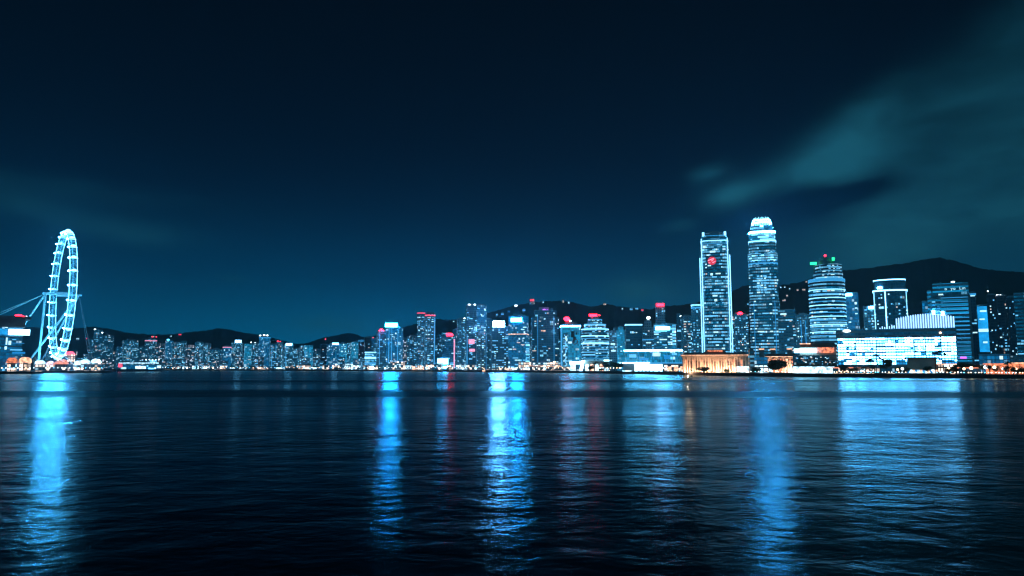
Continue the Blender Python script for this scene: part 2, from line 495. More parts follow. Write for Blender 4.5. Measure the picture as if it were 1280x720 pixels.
def plan_poly(kind, w_, d_):
    if kind == 'box': return rect(w_, d_)
    if kind == 'round':
        n = 28
        return [(w_ / 2 * math.cos(2 * math.pi * k / n - math.pi / 2), d_ / 2 * math.sin(2 * math.pi * k / n - math.pi / 2)) for k in range(n)]
    if kind == 'oct':
        a, b = w_ / 2, d_ / 2; c = min(a, b) * .45
        return [(-a + c, -b), (a - c, -b), (a, -b + c), (a, b - c), (a - c, b), (-a + c, b), (-a, b - c), (-a, -b + c)]
    if kind == 'soft':      # rounded square
        pts = []
        r = min(w_, d_) * .24
        for cx, cy, s in [(w_ / 2 - r, -d_ / 2 + r, -90), (w_ / 2 - r, d_ / 2 - r, 0), (-w_ / 2 + r, d_ / 2 - r, 90), (-w_ / 2 + r, -d_ / 2 + r, 180)]:
            for k in range(5):
                a = R(s + 22.5 * k)
                pts.append((cx + r * math.cos(a), cy + r * math.sin(a)))
        return pts
    if kind == 'notch':     # cross shaped plan of a residential block
        a, b = w_ / 2, d_ / 2; c, e = a * .34, b * .34
        return [(-a + c, -b), (-c * .35, -b), (-c * .35, -b + e * .8), (c * .35, -b + e * .8), (c * .35, -b), (a - c, -b), (a - c, -b + e), (a, -b + e),
                (a, b - e), (a - c, b - e), (a - c, b), (-a + c, b), (-a + c, b - e), (-a, b - e), (-a, -b + e), (-a + c, -b + e)]
    if kind == 'bow':       # flat back, bowed front
        n = 14
        pts = [(w_ / 2, d_ / 2), (-w_ / 2, d_ / 2)]
        for k in range(n + 1):
            x = -w_ / 2 + w_ * k / n
            pts.append((x, -d_ / 2 + d_ * .35 * (2 * x / w_) ** 2))
        return pts
    raise ValueError(kind)


GROUND = 2.6
_wmesh = {}


def window_mesh(w_, h_, m_):
    k = (round(w_, 1), round(h_, 1), m_)
    if k not in _wmesh:
        b = MB()
        b.box(-w_ / 2, w_ / 2, -0.14, 0.0, -h_ / 2, h_ / 2)
        _wmesh[k] = b.mesh('window', M[m_])
    return _wmesh[k]


def lit_windows(root, poly, z0, z1, n, off, rng, bay=3.4, floor=3.8, kinds=('win_cyan', 'win_white', 'win_warm'), weights=(12, 6, 1), wmul=1.0, runs=(1, 1, 1, 2)):
    """lit windows on the walls that face the harbour, each an object of its own"""
    cd = (math.sin(-off), -math.cos(-off))
    edges = []
    m_ = len(poly)
    for i in range(m_):
        a, b = Vector(poly[i]), Vector(poly[(i + 1) % m_])
        e = b - a
        L = e.length
        nrm = Vector((e.y, -e.x)).normalized()
        if L > 1.6 and nrm.dot(Vector(cd)) > .3:
            edges.append((a, b, e, L, nrm))
    if not edges or z1 - z0 < floor: return
    used = set()
    tot = [e[3] for e in edges]
    for _ in range(n):
        k = rng.choices(range(len(edges)), tot)[0]
        a, b, e, L, nrm = edges[k]
        nb = max(1, int(L / bay)); nf = max(1, int((z1 - z0) / floor))
        i, j = rng.randrange(nb), rng.randrange(nf)
        r = min(rng.choice(runs), nb - i)
        if any((k, i + q, j) in used for q in range(r)): continue
        for q in range(r): used.add((k, i + q, j))
        c = a + e * ((i + r / 2) / nb) + nrm * 0.02
        wd = (L / nb) * r - 1.1
        put('window', window_mesh(max(1.0, wd * wmul), floor * .40, rng.choices(kinds, weights)[0]), root,
            (c.x, c.y, z0 + (j + .55) * floor), math.atan2(e.y, e.x))


def band(root, poly, z0, z1, m_='strip', grow=.35, name='light_band', inner=None):
    cx = sum(p[0] for p in poly) / len(poly); cy = sum(p[1] for p in poly) / len(poly)
    wmax = max(abs(p[0]) for p in poly)
    s = 1 + grow / wmax
    b = MB()
    b.prism(scaled(poly, s), z0, z1, bottom=True)
    return b.build(name, M[m_] if m_ in M else F[m_], root)


def place(px0, px1, ytop, Y, ymid=None):
    """centre, facing angle, width and height of something that spans px0..px1 and reaches up to row ytop at distance Y"""
    ym = ymid if ymid is not None else (ytop + 455) / 2
    a, b = P(px0, ym, Y), P(px1, ym, Y)
    az0, az1 = math.atan2(a.x, a.y), math.atan2(b.x, b.y)
    azm = (az0 + az1) / 2
    dist = Y / math.cos(azm)
    wid = 2 * dist * math.tan((az1 - az0) / 2)
    x = math.tan(azm) * Y
    z = P((px0 + px1) / 2, ytop, Y).z
    return Vector((x, Y, GROUND)), -azm, wid, z - GROUND


def hide_terrain(x, y):   # ground height used by everything on land
    return GROUND


def tower(px0, px1, ytop, Y, label, style='resi', plan='box', off=0.0, ratio=.8, name='residential_tower', cat='tower', nwin=20, group=None,
          roof='plant', tiers=None, sign=None, lights=None, bands=None, strips=None, kinds=None, weights=None, runs=(1, 1, 1, 2), seed=None, wmul=1.0):
    rng = random.Random(seed if seed is not None else int(px0 * 13 + ytop * 7 + Y))
    c, yaw, wid, h = place(px0, px1, ytop, Y)
    o = R(off)
    wd = wid if plan == 'round' else wid / (math.cos(o) + ratio * abs(math.sin(o)))
    dp = wd * ratio
    root = thing(name, label, cat, c, yaw + o, group)
    poly = plan_poly(plan, wd, dp)
    fm = F[style]
    # tiers: list of (fraction of the height, scale of the plan above it)
    tl = tiers or [(1.0, 1.0)]
    b = MB()
    z = -1.0
    s0 = 1.0
    shapes = []
    for fr, s in tl:
        z1 = h * fr
        pl = scaled(poly, s)
        b.prism(pl, z, z1, mi=0, cap_mi=1)
        shapes.append((max(z, 0), z1, pl))
        z = z1
    b.build('wall', [fm, M['plant']], root)
    pl = shapes[-1][2]
    ww = max(p[0] for p in pl) * 2; dd = max(p[1] for p in pl) * 2
    if roof == 'plant':
        rb = MB()
        rb.prism(scaled(pl, 1.012), h, h + 1.1, mi=0)
        rb.box(-ww * .28, ww * .18, -dd * .25, dd * .25, h + 1.1, h + 1.1 + min(6, wd * .12))
        rb.box(ww * .22, ww * .36, -dd * .2, dd * .1, h + 1.1, h + 1.1 + min(4, wd * .08))
        for k in range(3):
            xx = rng.uniform(-.3, .3) * ww
            rb.tube((xx, 0, h), (xx, 0, h + wd * rng.uniform(.12, .3)), .18, 5)
        rb.build('roof', M['plant'], root)
    elif roof == 'flat':
        rb = MB()
        rb.prism(scaled(pl, 1.012), h, h + 1.0)
        rb.build('roof', M['plant'], root)
    if nwin:
        kw = {}
        if kinds: kw['kinds'] = kinds
        if weights: kw['weights'] = weights
        big = 1.0 if Y < 1300 else 1.1
        if Y > 1850: kw.setdefault('kinds', ('win_far', 'win_far_white', 'win_warm')); kw.setdefault('weights', (6, 4, 1)); nwin = int(nwin * 1.35)
        tot = sum((q[1] - q[0]) for q in shapes)
        for (za, zb, pq) in shapes:
            lit_windows(root, pq, za + 4, zb - 1.5, int(nwin * (zb - za) / tot + .5), o, rng, bay=3.4 * big, floor=3.7 * big, runs=runs, wmul=wmul, **kw)
    for (za, zb, m_) in (bands or []):
        pq = next((q[2] for q in shapes if q[1] >= za - .01), shapes[-1][2])
        band(root, pq, za if za > 1.01 else za * h, zb if zb > 1.01 else zb * h, m_)
    for (fx, m_, wdt, za, zb) in (strips or []):     # vertical light strips on the front
        sb = MB()
        x = fx * wd / 2
        sb.box(x - wdt / 2, x + wdt / 2, -dp / 2 - .5, -dp / 2 + (.0 if abs(fx) < .97 else .8), za * h, zb * h)
        sb.build('light_strip', M[m_], root)
    if sign:   # (x0, x1, y0, y1, material) as photograph pixels
        for (sx0, sx1, sy0, sy1, m_) in (sign if isinstance(sign, list) else [sign]):
            cx, _, sw, zt = place(sx0, sx1, sy0, Y - dp / 2)
            zb = P((sx0 + sx1) / 2, sy1, Y - dp / 2).z - GROUND
            lx = (((sx0 + sx1) / 2) - (px0 + px1) / 2) / (px1 - px0) * wid
            lx = lx / max(.5, math.cos(o))
            sb = MB()
            sb.box(lx - sw / 2, lx + sw / 2, -dp / 2 - .9, -dp / 2 - .3, zb, zt)
            s_ = sb.build('roof_sign', M[m_], root)
            if zb > h - 1:
                fb = MB()
                k = max(2, int(sw / 4))
                for q in range(k + 1):
                    xx = lx - sw / 2 + sw * q / k
                    fb.tube((xx, -dp / 2 - .15, min(zb, h) - 1), (xx, -dp / 2 - .15, zt - .2), .14, 4)
                    fb.tube((xx, -dp / 2 + 3, min(zb, h) - 1), (xx, -dp / 2 - .15, zt - .4), .12, 4)
                fb.build('sign_frame', M['steel'], s_)
    for (lx0, ly0, m_, rad) in (lights or []):      # lamps on the roof at photograph pixels
        zz = P(lx0, ly0, Y).z - GROUND
        lx = (lx0 - (px0 + px1) / 2) / (px1 - px0) * wid
        lb = MB()
        lb.ball((lx, -dp * .25, max(zz, 1)), rad * 1.3, rad, rad, 8, 4)
        l_ = lb.build('roof_lamp', M[m_], root)
        if zz > h:
            pb = MB(); pb.tube((lx, -dp * .25, h - .5), (lx, -dp * .25, zz - rad * .7), .2, 5)
            pb.build('lamp_post', M['steel'], l_)
    return root, poly, h, wd, dp, o


# ================================================================== SETTING
def lerp_table(tab, x):
    if x <= tab[0][0]: return tab[0][1]
    for (a, b), (c, d) in zip(tab, tab[1:]):
        if x <= c: return b + (d - b) * (x - a) / (c - a)
    return tab[-1][1]


SHORE = [(-500, 1950), (130, 1850), (300, 1750), (400, 1600), (470, 1450), (560, 1300), (600, 1230), (700, 1050), (780, 900), (850, 760), (900, 690),
         (1000, 610), (1280, 520), (1800, 440)]
def yshore(px): return lerp_table(SHORE, px)


def gx(px, Y):      # world x at ground level
    return (px - 640) / FOC * (Y * math.cos(PITCH) + (GROUND - CAMZ) * math.sin(PITCH))


# water ------------------------------------------------------------
wm = bpy.data.materials.new('harbour_water')
wm.use_nodes = True
b = NB(wm.node_tree)
b.n.clear()
wout = b.new('ShaderNodeOutputMaterial'); wmix = b.new('ShaderNodeMixShader')
wgl = b.new('ShaderNodeBsdfGlossy', distribution='MULTI_GGX'); wdi = b.new('ShaderNodeBsdfDiffuse'); wfr = b.new('ShaderNodeFresnel')
wfr.inputs['IOR'].default_value = 1.17
wgl.inputs['Color'].default_value = (0.36, 0.56, 0.62, 1)
wdi.inputs['Color'].default_value = (0.0006, 0.002, 0.004, 1)
b.l.new(wfr.outputs[0], wmix.inputs[0]); b.l.new(wdi.outputs[0], wmix.inputs[1]); b.l.new(wgl.outputs[0], wmix.inputs[2]); b.l.new(wmix.outputs[0], wout.inputs[0])
geo = b.new('ShaderNodeNewGeometry')
ps = geo.outputs['Position']
sx = b.new('ShaderNodeSeparateXYZ'); b.l.new(ps, sx.inputs[0])
# slicks and puffs of breeze: long across, short along the view
patch = b.noise(b.comb(b.m('MULTIPLY', sx.outputs[0], 0.0030), b.m('MULTIPLY', sx.outputs[1], 0.018), 0.0), 1.0, 3.0, 0.55, 0.4)
patch2 = b.noise(b.comb(b.m('MULTIPLY', sx.outputs[0], 0.012), b.m('MULTIPLY', sx.outputs[1], 0.06), 4.0), 1.0, 2.0, 0.5, 0.3)
calm = b.m('ADD', b.m('MULTIPLY', b.sstep(patch, 0.30, 0.70), 0.7), b.m('MULTIPLY', patch2, 0.3))
# the spreading wakes of passed boats: two rougher lanes across the harbour
wob = b.m('ADD', sx.outputs[1], b.m('MULTIPLY', b.m('SUBTRACT', b.noise(b.comb(b.m('MULTIPLY', sx.outputs[0], 0.004), 0.0, 9.0), 1.0, 2.0, 0.5), 0.5), 46.0))
def lane(y0, hw):
    d = b.m('ABSOLUTE', b.m('SUBTRACT', wob, y0))
    return b.m('SUBTRACT', 1.0, b.sstep(d, 0.0, hw))
wake = b.m('MAXIMUM', lane(224.0, 44.0), b.m('MULTIPLY', lane(430.0, 50.0), 0.7))
b.l.new(b.m('ADD', b.m('ADD', 0.150, b.m('MULTIPLY', calm, 0.10)), b.m('MULTIPLY', wake, 0.20)), wgl.inputs['Roughness'])
n1 = b.noise(b.comb(sx.outputs[0], b.m('MULTIPLY', sx.outputs[1], 1.3), 0.0), 0.28, 3.0, 0.55, 0.3)
n2 = b.noise(b.comb(sx.outputs[0], b.m('MULTIPLY', sx.outputs[1], 1.2), 7.0), 1.05, 4.0, 0.6, 0.4)
n3 = b.noise(ps, 0.055, 2.0, 0.5, 0.2)
hgt = b.m('ADD', b.m('ADD', b.m('MULTIPLY', n1, 0.27), b.m('MULTIPLY', n2, 0.055)), b.m('MULTIPLY', n3, 0.70))
bump = b.new('ShaderNodeBump')
bump.inputs['Distance'].default_value = 1.0
b.l.new(b.m('ADD', b.m('ADD', 0.14, b.m('MULTIPLY', calm, 0.72)), b.m('MULTIPLY', wake, 0.5)), bump.inputs['Strength'])
b.l.new(hgt, bump.inputs['Height'])
for nd_ in (wgl, wdi, wfr): b.l.new(bump.outputs[0], nd_.inputs['Normal'])
mb = MB()
ys = [-300, 0, 60, 200, 500, 1000, 2000, 9000]
for ya, yb in zip(ys, ys[1:]):
    for xa, xb in ((-9000, -1500), (-1500, 0), (0, 1500), (1500, 9000)):
        mb.face([(xa, ya, 0), (xb, ya, 0), (xb, yb, 0), (xa, yb, 0)])
tag(mb.build('water', wm), kind='structure')

# land and sea wall ---------------------------------------------------
pts = []
for k in range(0, 47):
    px = -500 + 50 * k
    Y = yshore(px)
    pts.append((gx(px, Y), Y))
back = [(6000, pts[-1][1]), (6000, 8000), (-6000, 8000), (-6000, pts[0][1])]
mb = MB()
mb.face([(x, y, GROUND) for x, y in pts + back])
tag(mb.build('ground', M['paving']), kind='structure')
mb = MB()
for (xa, ya), (xb, yb) in zip(pts, pts[1:]):
    mb.face([(xa, ya - .6, -3), (xb, yb - .6, -3), (xb, yb - .6, GROUND + .35), (xa, ya - .6, GROUND + .35)])
    mb.face([(xa, ya - .6, GROUND + .35), (xb, yb - .6, GROUND + .35), (xb, yb + .5, GROUND + .35), (xa, ya + .5, GROUND + .35)])
    mb.face([(xa, ya + .5, GROUND + .35), (xb, yb + .5, GROUND + .35), (xb, yb + .5, GROUND - .1), (xa, ya + .5, GROUND - .1)])
tag(mb.build('sea_wall', M['seawall']), 'long dark stone sea wall running along the far shore of the harbour', 'sea wall')

# the quay with the wheel on the left: two stepped blocks
mb = MB()
q = [(gx(-260, 880), 880), (gx(41, 880), 880), (gx(55, 960), 960), (gx(56, 1030), 1030), (gx(132, 1050), 1050), (gx(146, 1500), 1500), (gx(-260, 1500), 1500)]
mb.prism(q, -3, GROUND + .02, mi=1, cap_mi=0)
tag(mb.build('quay', [M['paving'], M['seawall']]), kind='structure')

# hills ---------------------------------------------------------------
RIDGE = [(-500, 402), (-300, 408), (-100, 404), (0, 408), (90, 412), (112, 409), (135, 412), (160, 417), (188, 419), (215, 418), (240, 415), (258, 414),
         (272, 411), (286, 413), (300, 416), (322, 419), (345, 424), (370, 431), (385, 429), (401, 423), (425, 419), (437, 416), (446, 419), (452, 423),
         (470, 420), (490, 414), (508, 408), (522, 405), (545, 400), (572, 400), (590, 396), (612, 391), (640, 383), (660, 379), (690, 376), (718, 378), (740, 384),
         (750, 382), (757, 380), (770, 383), (790, 386), (815, 388), (830, 384), (860, 382), (880, 378), (915, 366), (935, 360), (978, 359), (1000, 355),
         (1012, 352), (1030, 346), (1055, 341), (1080, 338), (1100, 336), (1140, 332), (1165, 326), (1180, 323.5), (1195, 326), (1215, 331), (1235, 337),
         (1260, 340), (1280, 341), (1400, 334), (1600, 350), (1800, 370)]
RIDGE_Y = [(-500, 4300), (330, 4300), (420, 4000), (560, 3300), (700, 2900), (900, 2600), (1180, 2500), (1800, 2400)]


def hill_z(px, Y):
    Yr = lerp_table(RIDGE_Y, px)
    # soften the ridge table
    py = sum(lerp_table(RIDGE, px + d) for d in (-4, 0, 4)) / 3
    H = P(px, py, Yr).z - GROUND
    t = (Y / Yr - .66) / .34
    if t <= 0: return GROUND - 1
    if t <= 1: s = t * t * (3 - 2 * t)
    else: s = 1 - .35 * min(1, (t - 1) / 1.2)
    x = gx(px, Y)
    n = noise.fractal(Vector((x * .0022, Y * .0022, 0)), 1.0, 2.0, 4)
    spur = n * .22 * H * max(0, min(1, t)) * max(0, 1 - t) * 2
    trees = noise.noise(Vector((x * .045, Y * .045, 1))) * 5.0 + noise.noise(Vector((x * .11, Y * .11, 2))) * 3.6
    return GROUND + s * H + spur + trees * min(1, t * 3)


hm = bpy.data.materials.new('wooded_hill'); hm.use_nodes = True
b = NB(hm.node_tree); p = hm.node_tree.nodes['Principled BSDF']
g_ = b.new('ShaderNodeNewGeometry')
b.l.new(b.mix(b.noise(g_.outputs['Position'], .05, 6, .7), (.012, .022, .014), (.05, .07, .04)), p.inputs['Base Color'])
p.inputs['Roughness'].default_value = .95
p.inputs['Specular IOR Level'].default_value = .1
mb = MB()
cols = [-500 + 1.6 * k for k in range(0, 1440)]
rows = [.655, .70, .74, .78, .82, .86, .89, .92, .945, .965, .98, .99, 1.0, 1.01, 1.03, 1.08, 1.2]
V_, F_ = [], []
for r_ in rows:
    for px in cols:
        Y = lerp_table(RIDGE_Y, px) * r_
        V_.append((gx(px, Y), Y, hill_z(px, Y)))
n_ = len(cols)
for j in range(len(rows) - 1):
    for i in range(n_ - 1):
        F_.append((j * n_ + i, j * n_ + i + 1, (j + 1) * n_ + i + 1, (j + 1) * n_ + i))
me = bpy.data.meshes.new('hills'); me.from_pydata(V_, [], F_); me.materials.append(hm)
me.polygons.foreach_set('use_smooth', [True] * len(F_)); me.update()
tag(put('hills', me), kind='structure')


def on_hill(px, py):
    Yr = lerp_table(RIDGE_Y, px)
    Y = Yr * .67
    while Y < Yr * 1.02:
        if hill_z(px, Y) >= P(px, py, Y).z: break
        Y += 12
    v = P(px, py, Y)
    return Vector((v.x, Y, hill_z(px, Y)))


# night haze lit by the city: one even body of air round everything
vm = bpy.data.materials.new('night_haze'); vm.use_nodes = True
vm.node_tree.nodes.clear()
vo = vm.node_tree.nodes.new('ShaderNodeOutputMaterial'); vp = vm.node_tree.nodes.new('ShaderNodeVolumePrincipled')
vp.inputs['Color'].default_value = (.42, .76, 1.0, 1); vp.inputs['Density'].default_value = 0.000105; vp.inputs['Anisotropy'].default_value = .35
vm.node_tree.links.new(vp.outputs[0], vo.inputs['Volume'])
SC.cycles.volume_bounces = 0
mb = MB(); mb.box(-5600, 5600, -420, 5400, -4, 640)
tag(mb.build('haze', vm), kind='stuff')

# ================================================================== TALL BUILDINGS
# --- the far shore on the left, seen past the wheel
T = tower
FARG = 'far residential blocks'
T(110, 117, 424, 2150, 'narrow dim block standing right behind the cables of the wheel', 'resi_dim', 'notch', 10, nwin=10)
T(116, 128, 413, 2230, 'tall dim block with a white lamp on its roof, first right of the wheel cables', 'resi_dim', 'notch', 8, nwin=14, lights=[(117, 412, 'lamp', 2.2)])
T(127, 142, 420, 2130, 'dim block with two white roof lamps, left of the bright tents', 'resi_dim', 'notch', -12, nwin=18, lights=[(127, 416, 'lamp', 1.8), (136, 420, 'lamp', 1.8)])
T(144, 153, 434, 2080, 'low dim block between two taller ones above the left end of the ferry', 'resi_dim', 'box', 15, nwin=8)
T(152, 173, 426, 2160, 'wide residential block densely speckled with green white windows above the ferry', 'resi_far', 'notch', 12, nwin=36)
T(171, 186, 434, 2080, 'lower block above the middle of the ferry with few lit windows', 'resi_dim', 'notch', -14, nwin=14)
T(180, 196, 424, 2260, 'slender block with pink lit top floors above the ferry', 'resi_far', 'notch', 10, nwin=18, bands=[(.93, .96, 'pink')], lights=[(189, 421, 'red_soft', 2.2), (194, 421, 'red_soft', 2.0)])
T(193, 206, 430, 2130, 'block with a few warm windows just left of the blue topped tower', 'resi_warm', 'notch', -8, nwin=12)
T(206, 216, 426, 2200, 'slim tower with a glowing blue roof lamp over the right end of the ferry', 'blue', 'box', 10, nwin=8, lights=[(209, 425, 'lamp_blue', 3.0)])
T(214, 226, 428, 2140, 'block of scattered white windows just right of the blue topped tower', 'resi_far', 'notch', 12, nwin=16)
T(225, 233, 427, 2220, 'narrow far block with bright upper windows, left of the darker gap', 'resi_far', 'box', -10, nwin=12)
T(231, 244, 432, 2090, 'shorter far block with orange windows low down', 'resi_warm', 'notch', 8, nwin=14)
T(243, 254, 428, 2160, 'pale ribbed block, left of a pair under the far summit', 'resi_far', 'notch', -10, nwin=14)
T(253, 264, 430, 2210, 'pale ribbed block, right of a pair under the far summit', 'resi_far', 'notch', 14, nwin=14)
T(262, 277, 437, 2050, 'low broad dark block under the far summit', 'resi_dim', 'box', -6, nwin=12)
T(278, 289, 433, 2110, 'plain blue grey slab with a pinkish roof light right of the far summit', 'blue', 'box', 12, nwin=5, bands=[(.94, .975, 'pink')])
T(288, 304, 429, 2160, 'block with a white star shaped roof sign right of the far summit', 'resi_far', 'notch', -8, nwin=26, sign=(294, 302, 425, 428.5, 'sign_small'))
T(305, 314, 430, 2060, 'slim bright blue slab glowing over its whole height', 'cyan', 'box', 6, nwin=6, roof='flat')
T(313, 324, 429, 2130, 'dark block with white roof lamps between two bright blue slabs', 'resi_far', 'notch', 10, nwin=14, lights=[(313, 428, 'lamp', 1.4), (318, 428.5, 'lamp', 1.4)])
T(323, 338, 421, 2100, 'tallest far block, bright blue with white lamps along its roof', 'blue', 'notch', -10, nwin=20, lights=[(325, 419.5, 'lamp', 2.0), (330, 419, 'lamp', 2.2), (334, 419.3, 'lamp', 2.0)],
  bands=[(.955, .985, 'strip_dim')])
T(337, 347, 430, 1980, 'block with vertical white light lines left of the red roof lamp', 'resi_far', 'box', 8, nwin=12, strips=[(-.6, 'strip_dim', 1.6, .1, .95), (.5, 'strip_dim', 1.6, .1, .95)])
T(345, 354, 428, 2080, 'block carrying a red roof lamp beside a star lit block', 'resi_far', 'notch', -10, nwin=14, lights=[(347, 426.5, 'red_soft', 2.4), (350, 427, 'red_soft', 2.0)])
T(354, 367, 431, 2000, 'block with a big white star lit roof, left of the low dark ridge', 'resi_far', 'notch', 10, nwin=24, sign=(356, 364, 429, 432, 'sign_small'), strips=[(-.7, 'strip_dim', 1.5, .1, .95)])
T(366, 375, 436, 1960, 'low pale block under the dip of the ridge', 'resi_far', 'box', -10, nwin=12)
T(374, 381, 432, 2040, 'slim block full of white windows under the dip of the ridge', 'resi_far', 'notch', 6, nwin=16)
T(380, 391, 432, 1900, 'flat cyan slab with one brighter vertical edge', 'cyan', 'box', 10, nwin=5, roof='flat', strips=[(-.85, 'strip_dim', 1.6, .05, .8)])
T(390, 401, 437, 1950, 'dull red brown block of small windows right of the cyan slab', 'resi_warm', 'notch', -12, nwin=16)
T(400, 410, 431, 1920, 'dark block with a red roof lamp below the pointed ridge', 'night', 'notch', 8, nwin=8, lights=[(406, 424, 'red_soft', 1.6)])
T(408, 425, 431, 1880, 'block with a white roof sign and a blue light near its foot', 'blue', 'notch', -8, nwin=16, sign=(416, 424, 428.5, 431, 'sign_small'))
T(423, 434, 430, 1930, 'pale ribbed block, left one under the pointed ridge', 'cyan', 'notch', 10, nwin=10, wmul=.8)
T(433, 440, 429, 1990, 'narrow block of stacked white windows between two pale ribbed blocks', 'resi_far', 'box', -6, nwin=14)
T(438, 448, 428, 1870, 'pale ribbed block, right one under the pointed ridge', 'cyan', 'notch', -8, nwin=10, wmul=.8)
T(447, 456, 425, 1940, 'dark slim block with a lit cap at the end of the pointed ridge', 'night', 'box', 12, nwin=6, bands=[(.95, .98, 'strip_dim')])

# fillers in the gaps of the far rows
rng = random.Random(15)
for k in range(26):
    px = 540 + k * 13.2 + rng.uniform(-3, 3)
    wpx = rng.uniform(9, 14)
    T(px, px + wpx, rng.uniform(408, 430), rng.uniform(1680, 1900), 'dim tower in the second row seen between the front towers of the centre', rng.choice(['resi', 'dark', 'resi_dim', 'office_dim', 'grey']),
      rng.choice(['notch', 'box', 'oct']), rng.uniform(-15, 15), nwin=14, group='second row towers', roof='flat' if rng.random() < .4 else 'plant')
rng = random.Random(5)
for k in range(34):
    px = -40 + k * 15.5 + rng.uniform(-4, 4)
    if px > 470: break
    wpx = rng.uniform(8, 13)
    T(px, px + wpx, rng.uniform(437, 445), rng.uniform(2330, 2480), 'residential block in the hazy back row behind the far shore towers', rng.choice(['resi_far', 'resi_dim', 'resi_warm']),
      rng.choice(['notch', 'box']), rng.uniform(-15, 15), nwin=7, group='back row blocks', roof='flat')
for k in range(15):
    px = 100 + k * 24.5 + rng.uniform(-5, 5)
    wpx = rng.uniform(9, 15)
    T(px, px + wpx, rng.uniform(446, 452), max(yshore(px) + rng.uniform(50, 110), 0), 'small low block at the foot of the far shore towers', rng.choice(['resi_far', 'resi_warm', 'resi_dim']),
      'box', rng.uniform(-12, 12), nwin=9, group='low far shore blocks', roof='flat', name='low_block', cat='building')

# --- left of centre
T(455, 464, 422, 1720, 'dull blue tower with a red lamp behind the stepped bright annex', 'night', 'box', 8, nwin=5, lights=[(466, 422, 'red_soft', 1.4)])
T(462, 471, 424, 1780, 'plain dark blue tower left of the tower with the red logo', 'office_dim', 'box', -6, nwin=6)
T(456, 470, 440, 1560, 'low annex with bright white floors getting brighter downwards', 'bright', 'box', 4, name='office_block', cat='building', nwin=6, roof='flat',
  bands=[(.955, 1.0, 'strip'), (.62, .72, 'strip'), (.30, .42, 'strip_dim'), (.02, .20, 'screen')])
T(470, 483, 414, 1640, 'dark tower carrying a red logo on its roof', 'office_dim', 'box', 12, nwin=14, name='office_tower', strips=[(-.55, 'strip_dim', 1.2, .1, .98)])
T(482.5, 504, 410.5, 1600, 'blue glowing tower under a wide blank white roof sign', 'blue', 'box', -10, nwin=26, name='office_tower', sign=(482.5, 497.5, 404, 408.6, 'sign'),
  strips=[(-.62, 'strip_dim', 1.6, .05, .98), (-.25, 'strip_dim', 1.4, .05, .98), (.55, 'strip_dim', 1.4, .05, .98)], wmul=.8)
T(502, 510, 424, 1690, 'slim block of orange and white windows beside the sign topped tower', 'resi_warm', 'box', 6, nwin=14, kinds=('win_warm', 'win_white'), weights=(3, 2))
T(508, 523, 421, 1640, 'dim residential tower with one round white lamp on its roof', 'resi', 'notch', 8, nwin=20, lights=[(512, 421.5, 'lamp', 2.4)])
T(521, 531, 391, 1580, 'tall pale speckled slab, left half of the twin slabs', 'resi', 'notch', -6, nwin=44, bands=[(.985, 1.0, 'red_soft')])
T(530.5, 544, 392, 1590, 'tall speckled slab with a bright right edge, right half of the twin slabs', 'resi', 'notch', 10, nwin=48, strips=[(.86, 'strip_dim', 2.2, .1, .92)], bands=[(.955, .975, 'red_soft')])
T(546, 559, 420, 1750, 'dark tower with few windows right of the twin slabs', 'dark', 'box', 8, nwin=14)
T(557, 570, 420, 1560, 'tower with a red roof sign and a pink lit right edge', 'office_dim', 'box', -8, nwin=8, name='office_tower', sign=(558.5, 566.5, 416.5, 419.8, 'red'), strips=[(.86, 'pink', 2.6, .05, .9)])
T(547, 560, 448, 1430, 'small stepped block lit all over in pale cyan', 'bright', 'box', 5, name='office_block', cat='building', nwin=4, roof='flat', tiers=[(.45, 1.0), (1.0, .62)],
  bands=[(.50, .98, 'sign_block'), (.12, .34, 'sign_block')])
T(570.5, 583, 399, 1560, 'dark residential tower whose slanting top carries white lights', 'resi', 'notch', 12, nwin=24, lights=[(577, 400, 'lamp', 1.6), (580, 398, 'lamp', 1.6), (573, 403, 'lamp', 1.2)])
T(582, 596, 382.5, 1500, 'tallest dark tower left of centre with two white roof lamps and pink screens', 'dark', 'box', 8, nwin=24, name='office_tower', lights=[(586, 381.5, 'lamp', 2.4), (593, 381, 'lamp', 1.8)],
  sign=[(585, 592.5, 424, 430, 'pink'), (586, 593, 436, 439.5, 'pink')], strips=[(-.9, 'strip_dim', 1.4, .02, .55)])
T(594, 609, 382.5, 1540, 'tall blue ribbed tower joined to the tallest dark tower', 'blue', 'notch', -10, nwin=30)
T(595, 607, 416, 1420, 'shorter residential tower with a pink roof lamp before the tall blue one', 'resi', 'notch', 6, nwin=26, lights=[(604.5, 417, 'pink', 2.0)])
T(604, 614.5, 399, 1600, 'dark sliver of a tower left of the first glowing roof sign', 'dark', 'box', 8, nwin=10)
T(613, 635, 409, 1400, 'dark speckled tower with a glowing cyan box sign, left of two sign towers', 'dark', 'box', 8, nwin=44, name='office_tower', sign=(615, 629.5, 401.5, 408.4, 'sign_core'))
T(635.5, 661, 396, 1380, 'blue tower with a glowing white sign under its roof line, right of two sign towers', 'blue', 'box', -8, nwin=22, name='office_tower', sign=(640, 653.5, 397.6, 402.2, 'sign'),
  bands=[(.66, .675, 'amber')], kinds=('win_white', 'win_warm', 'win_cyan'), weights=(4, 2, 3), runs=(1, 2, 3))
T(657, 662, 428, 1330, 'thin pale lit shaft at the right foot of the sign tower', 'bright', 'box', 0, nwin=4, roof='flat')
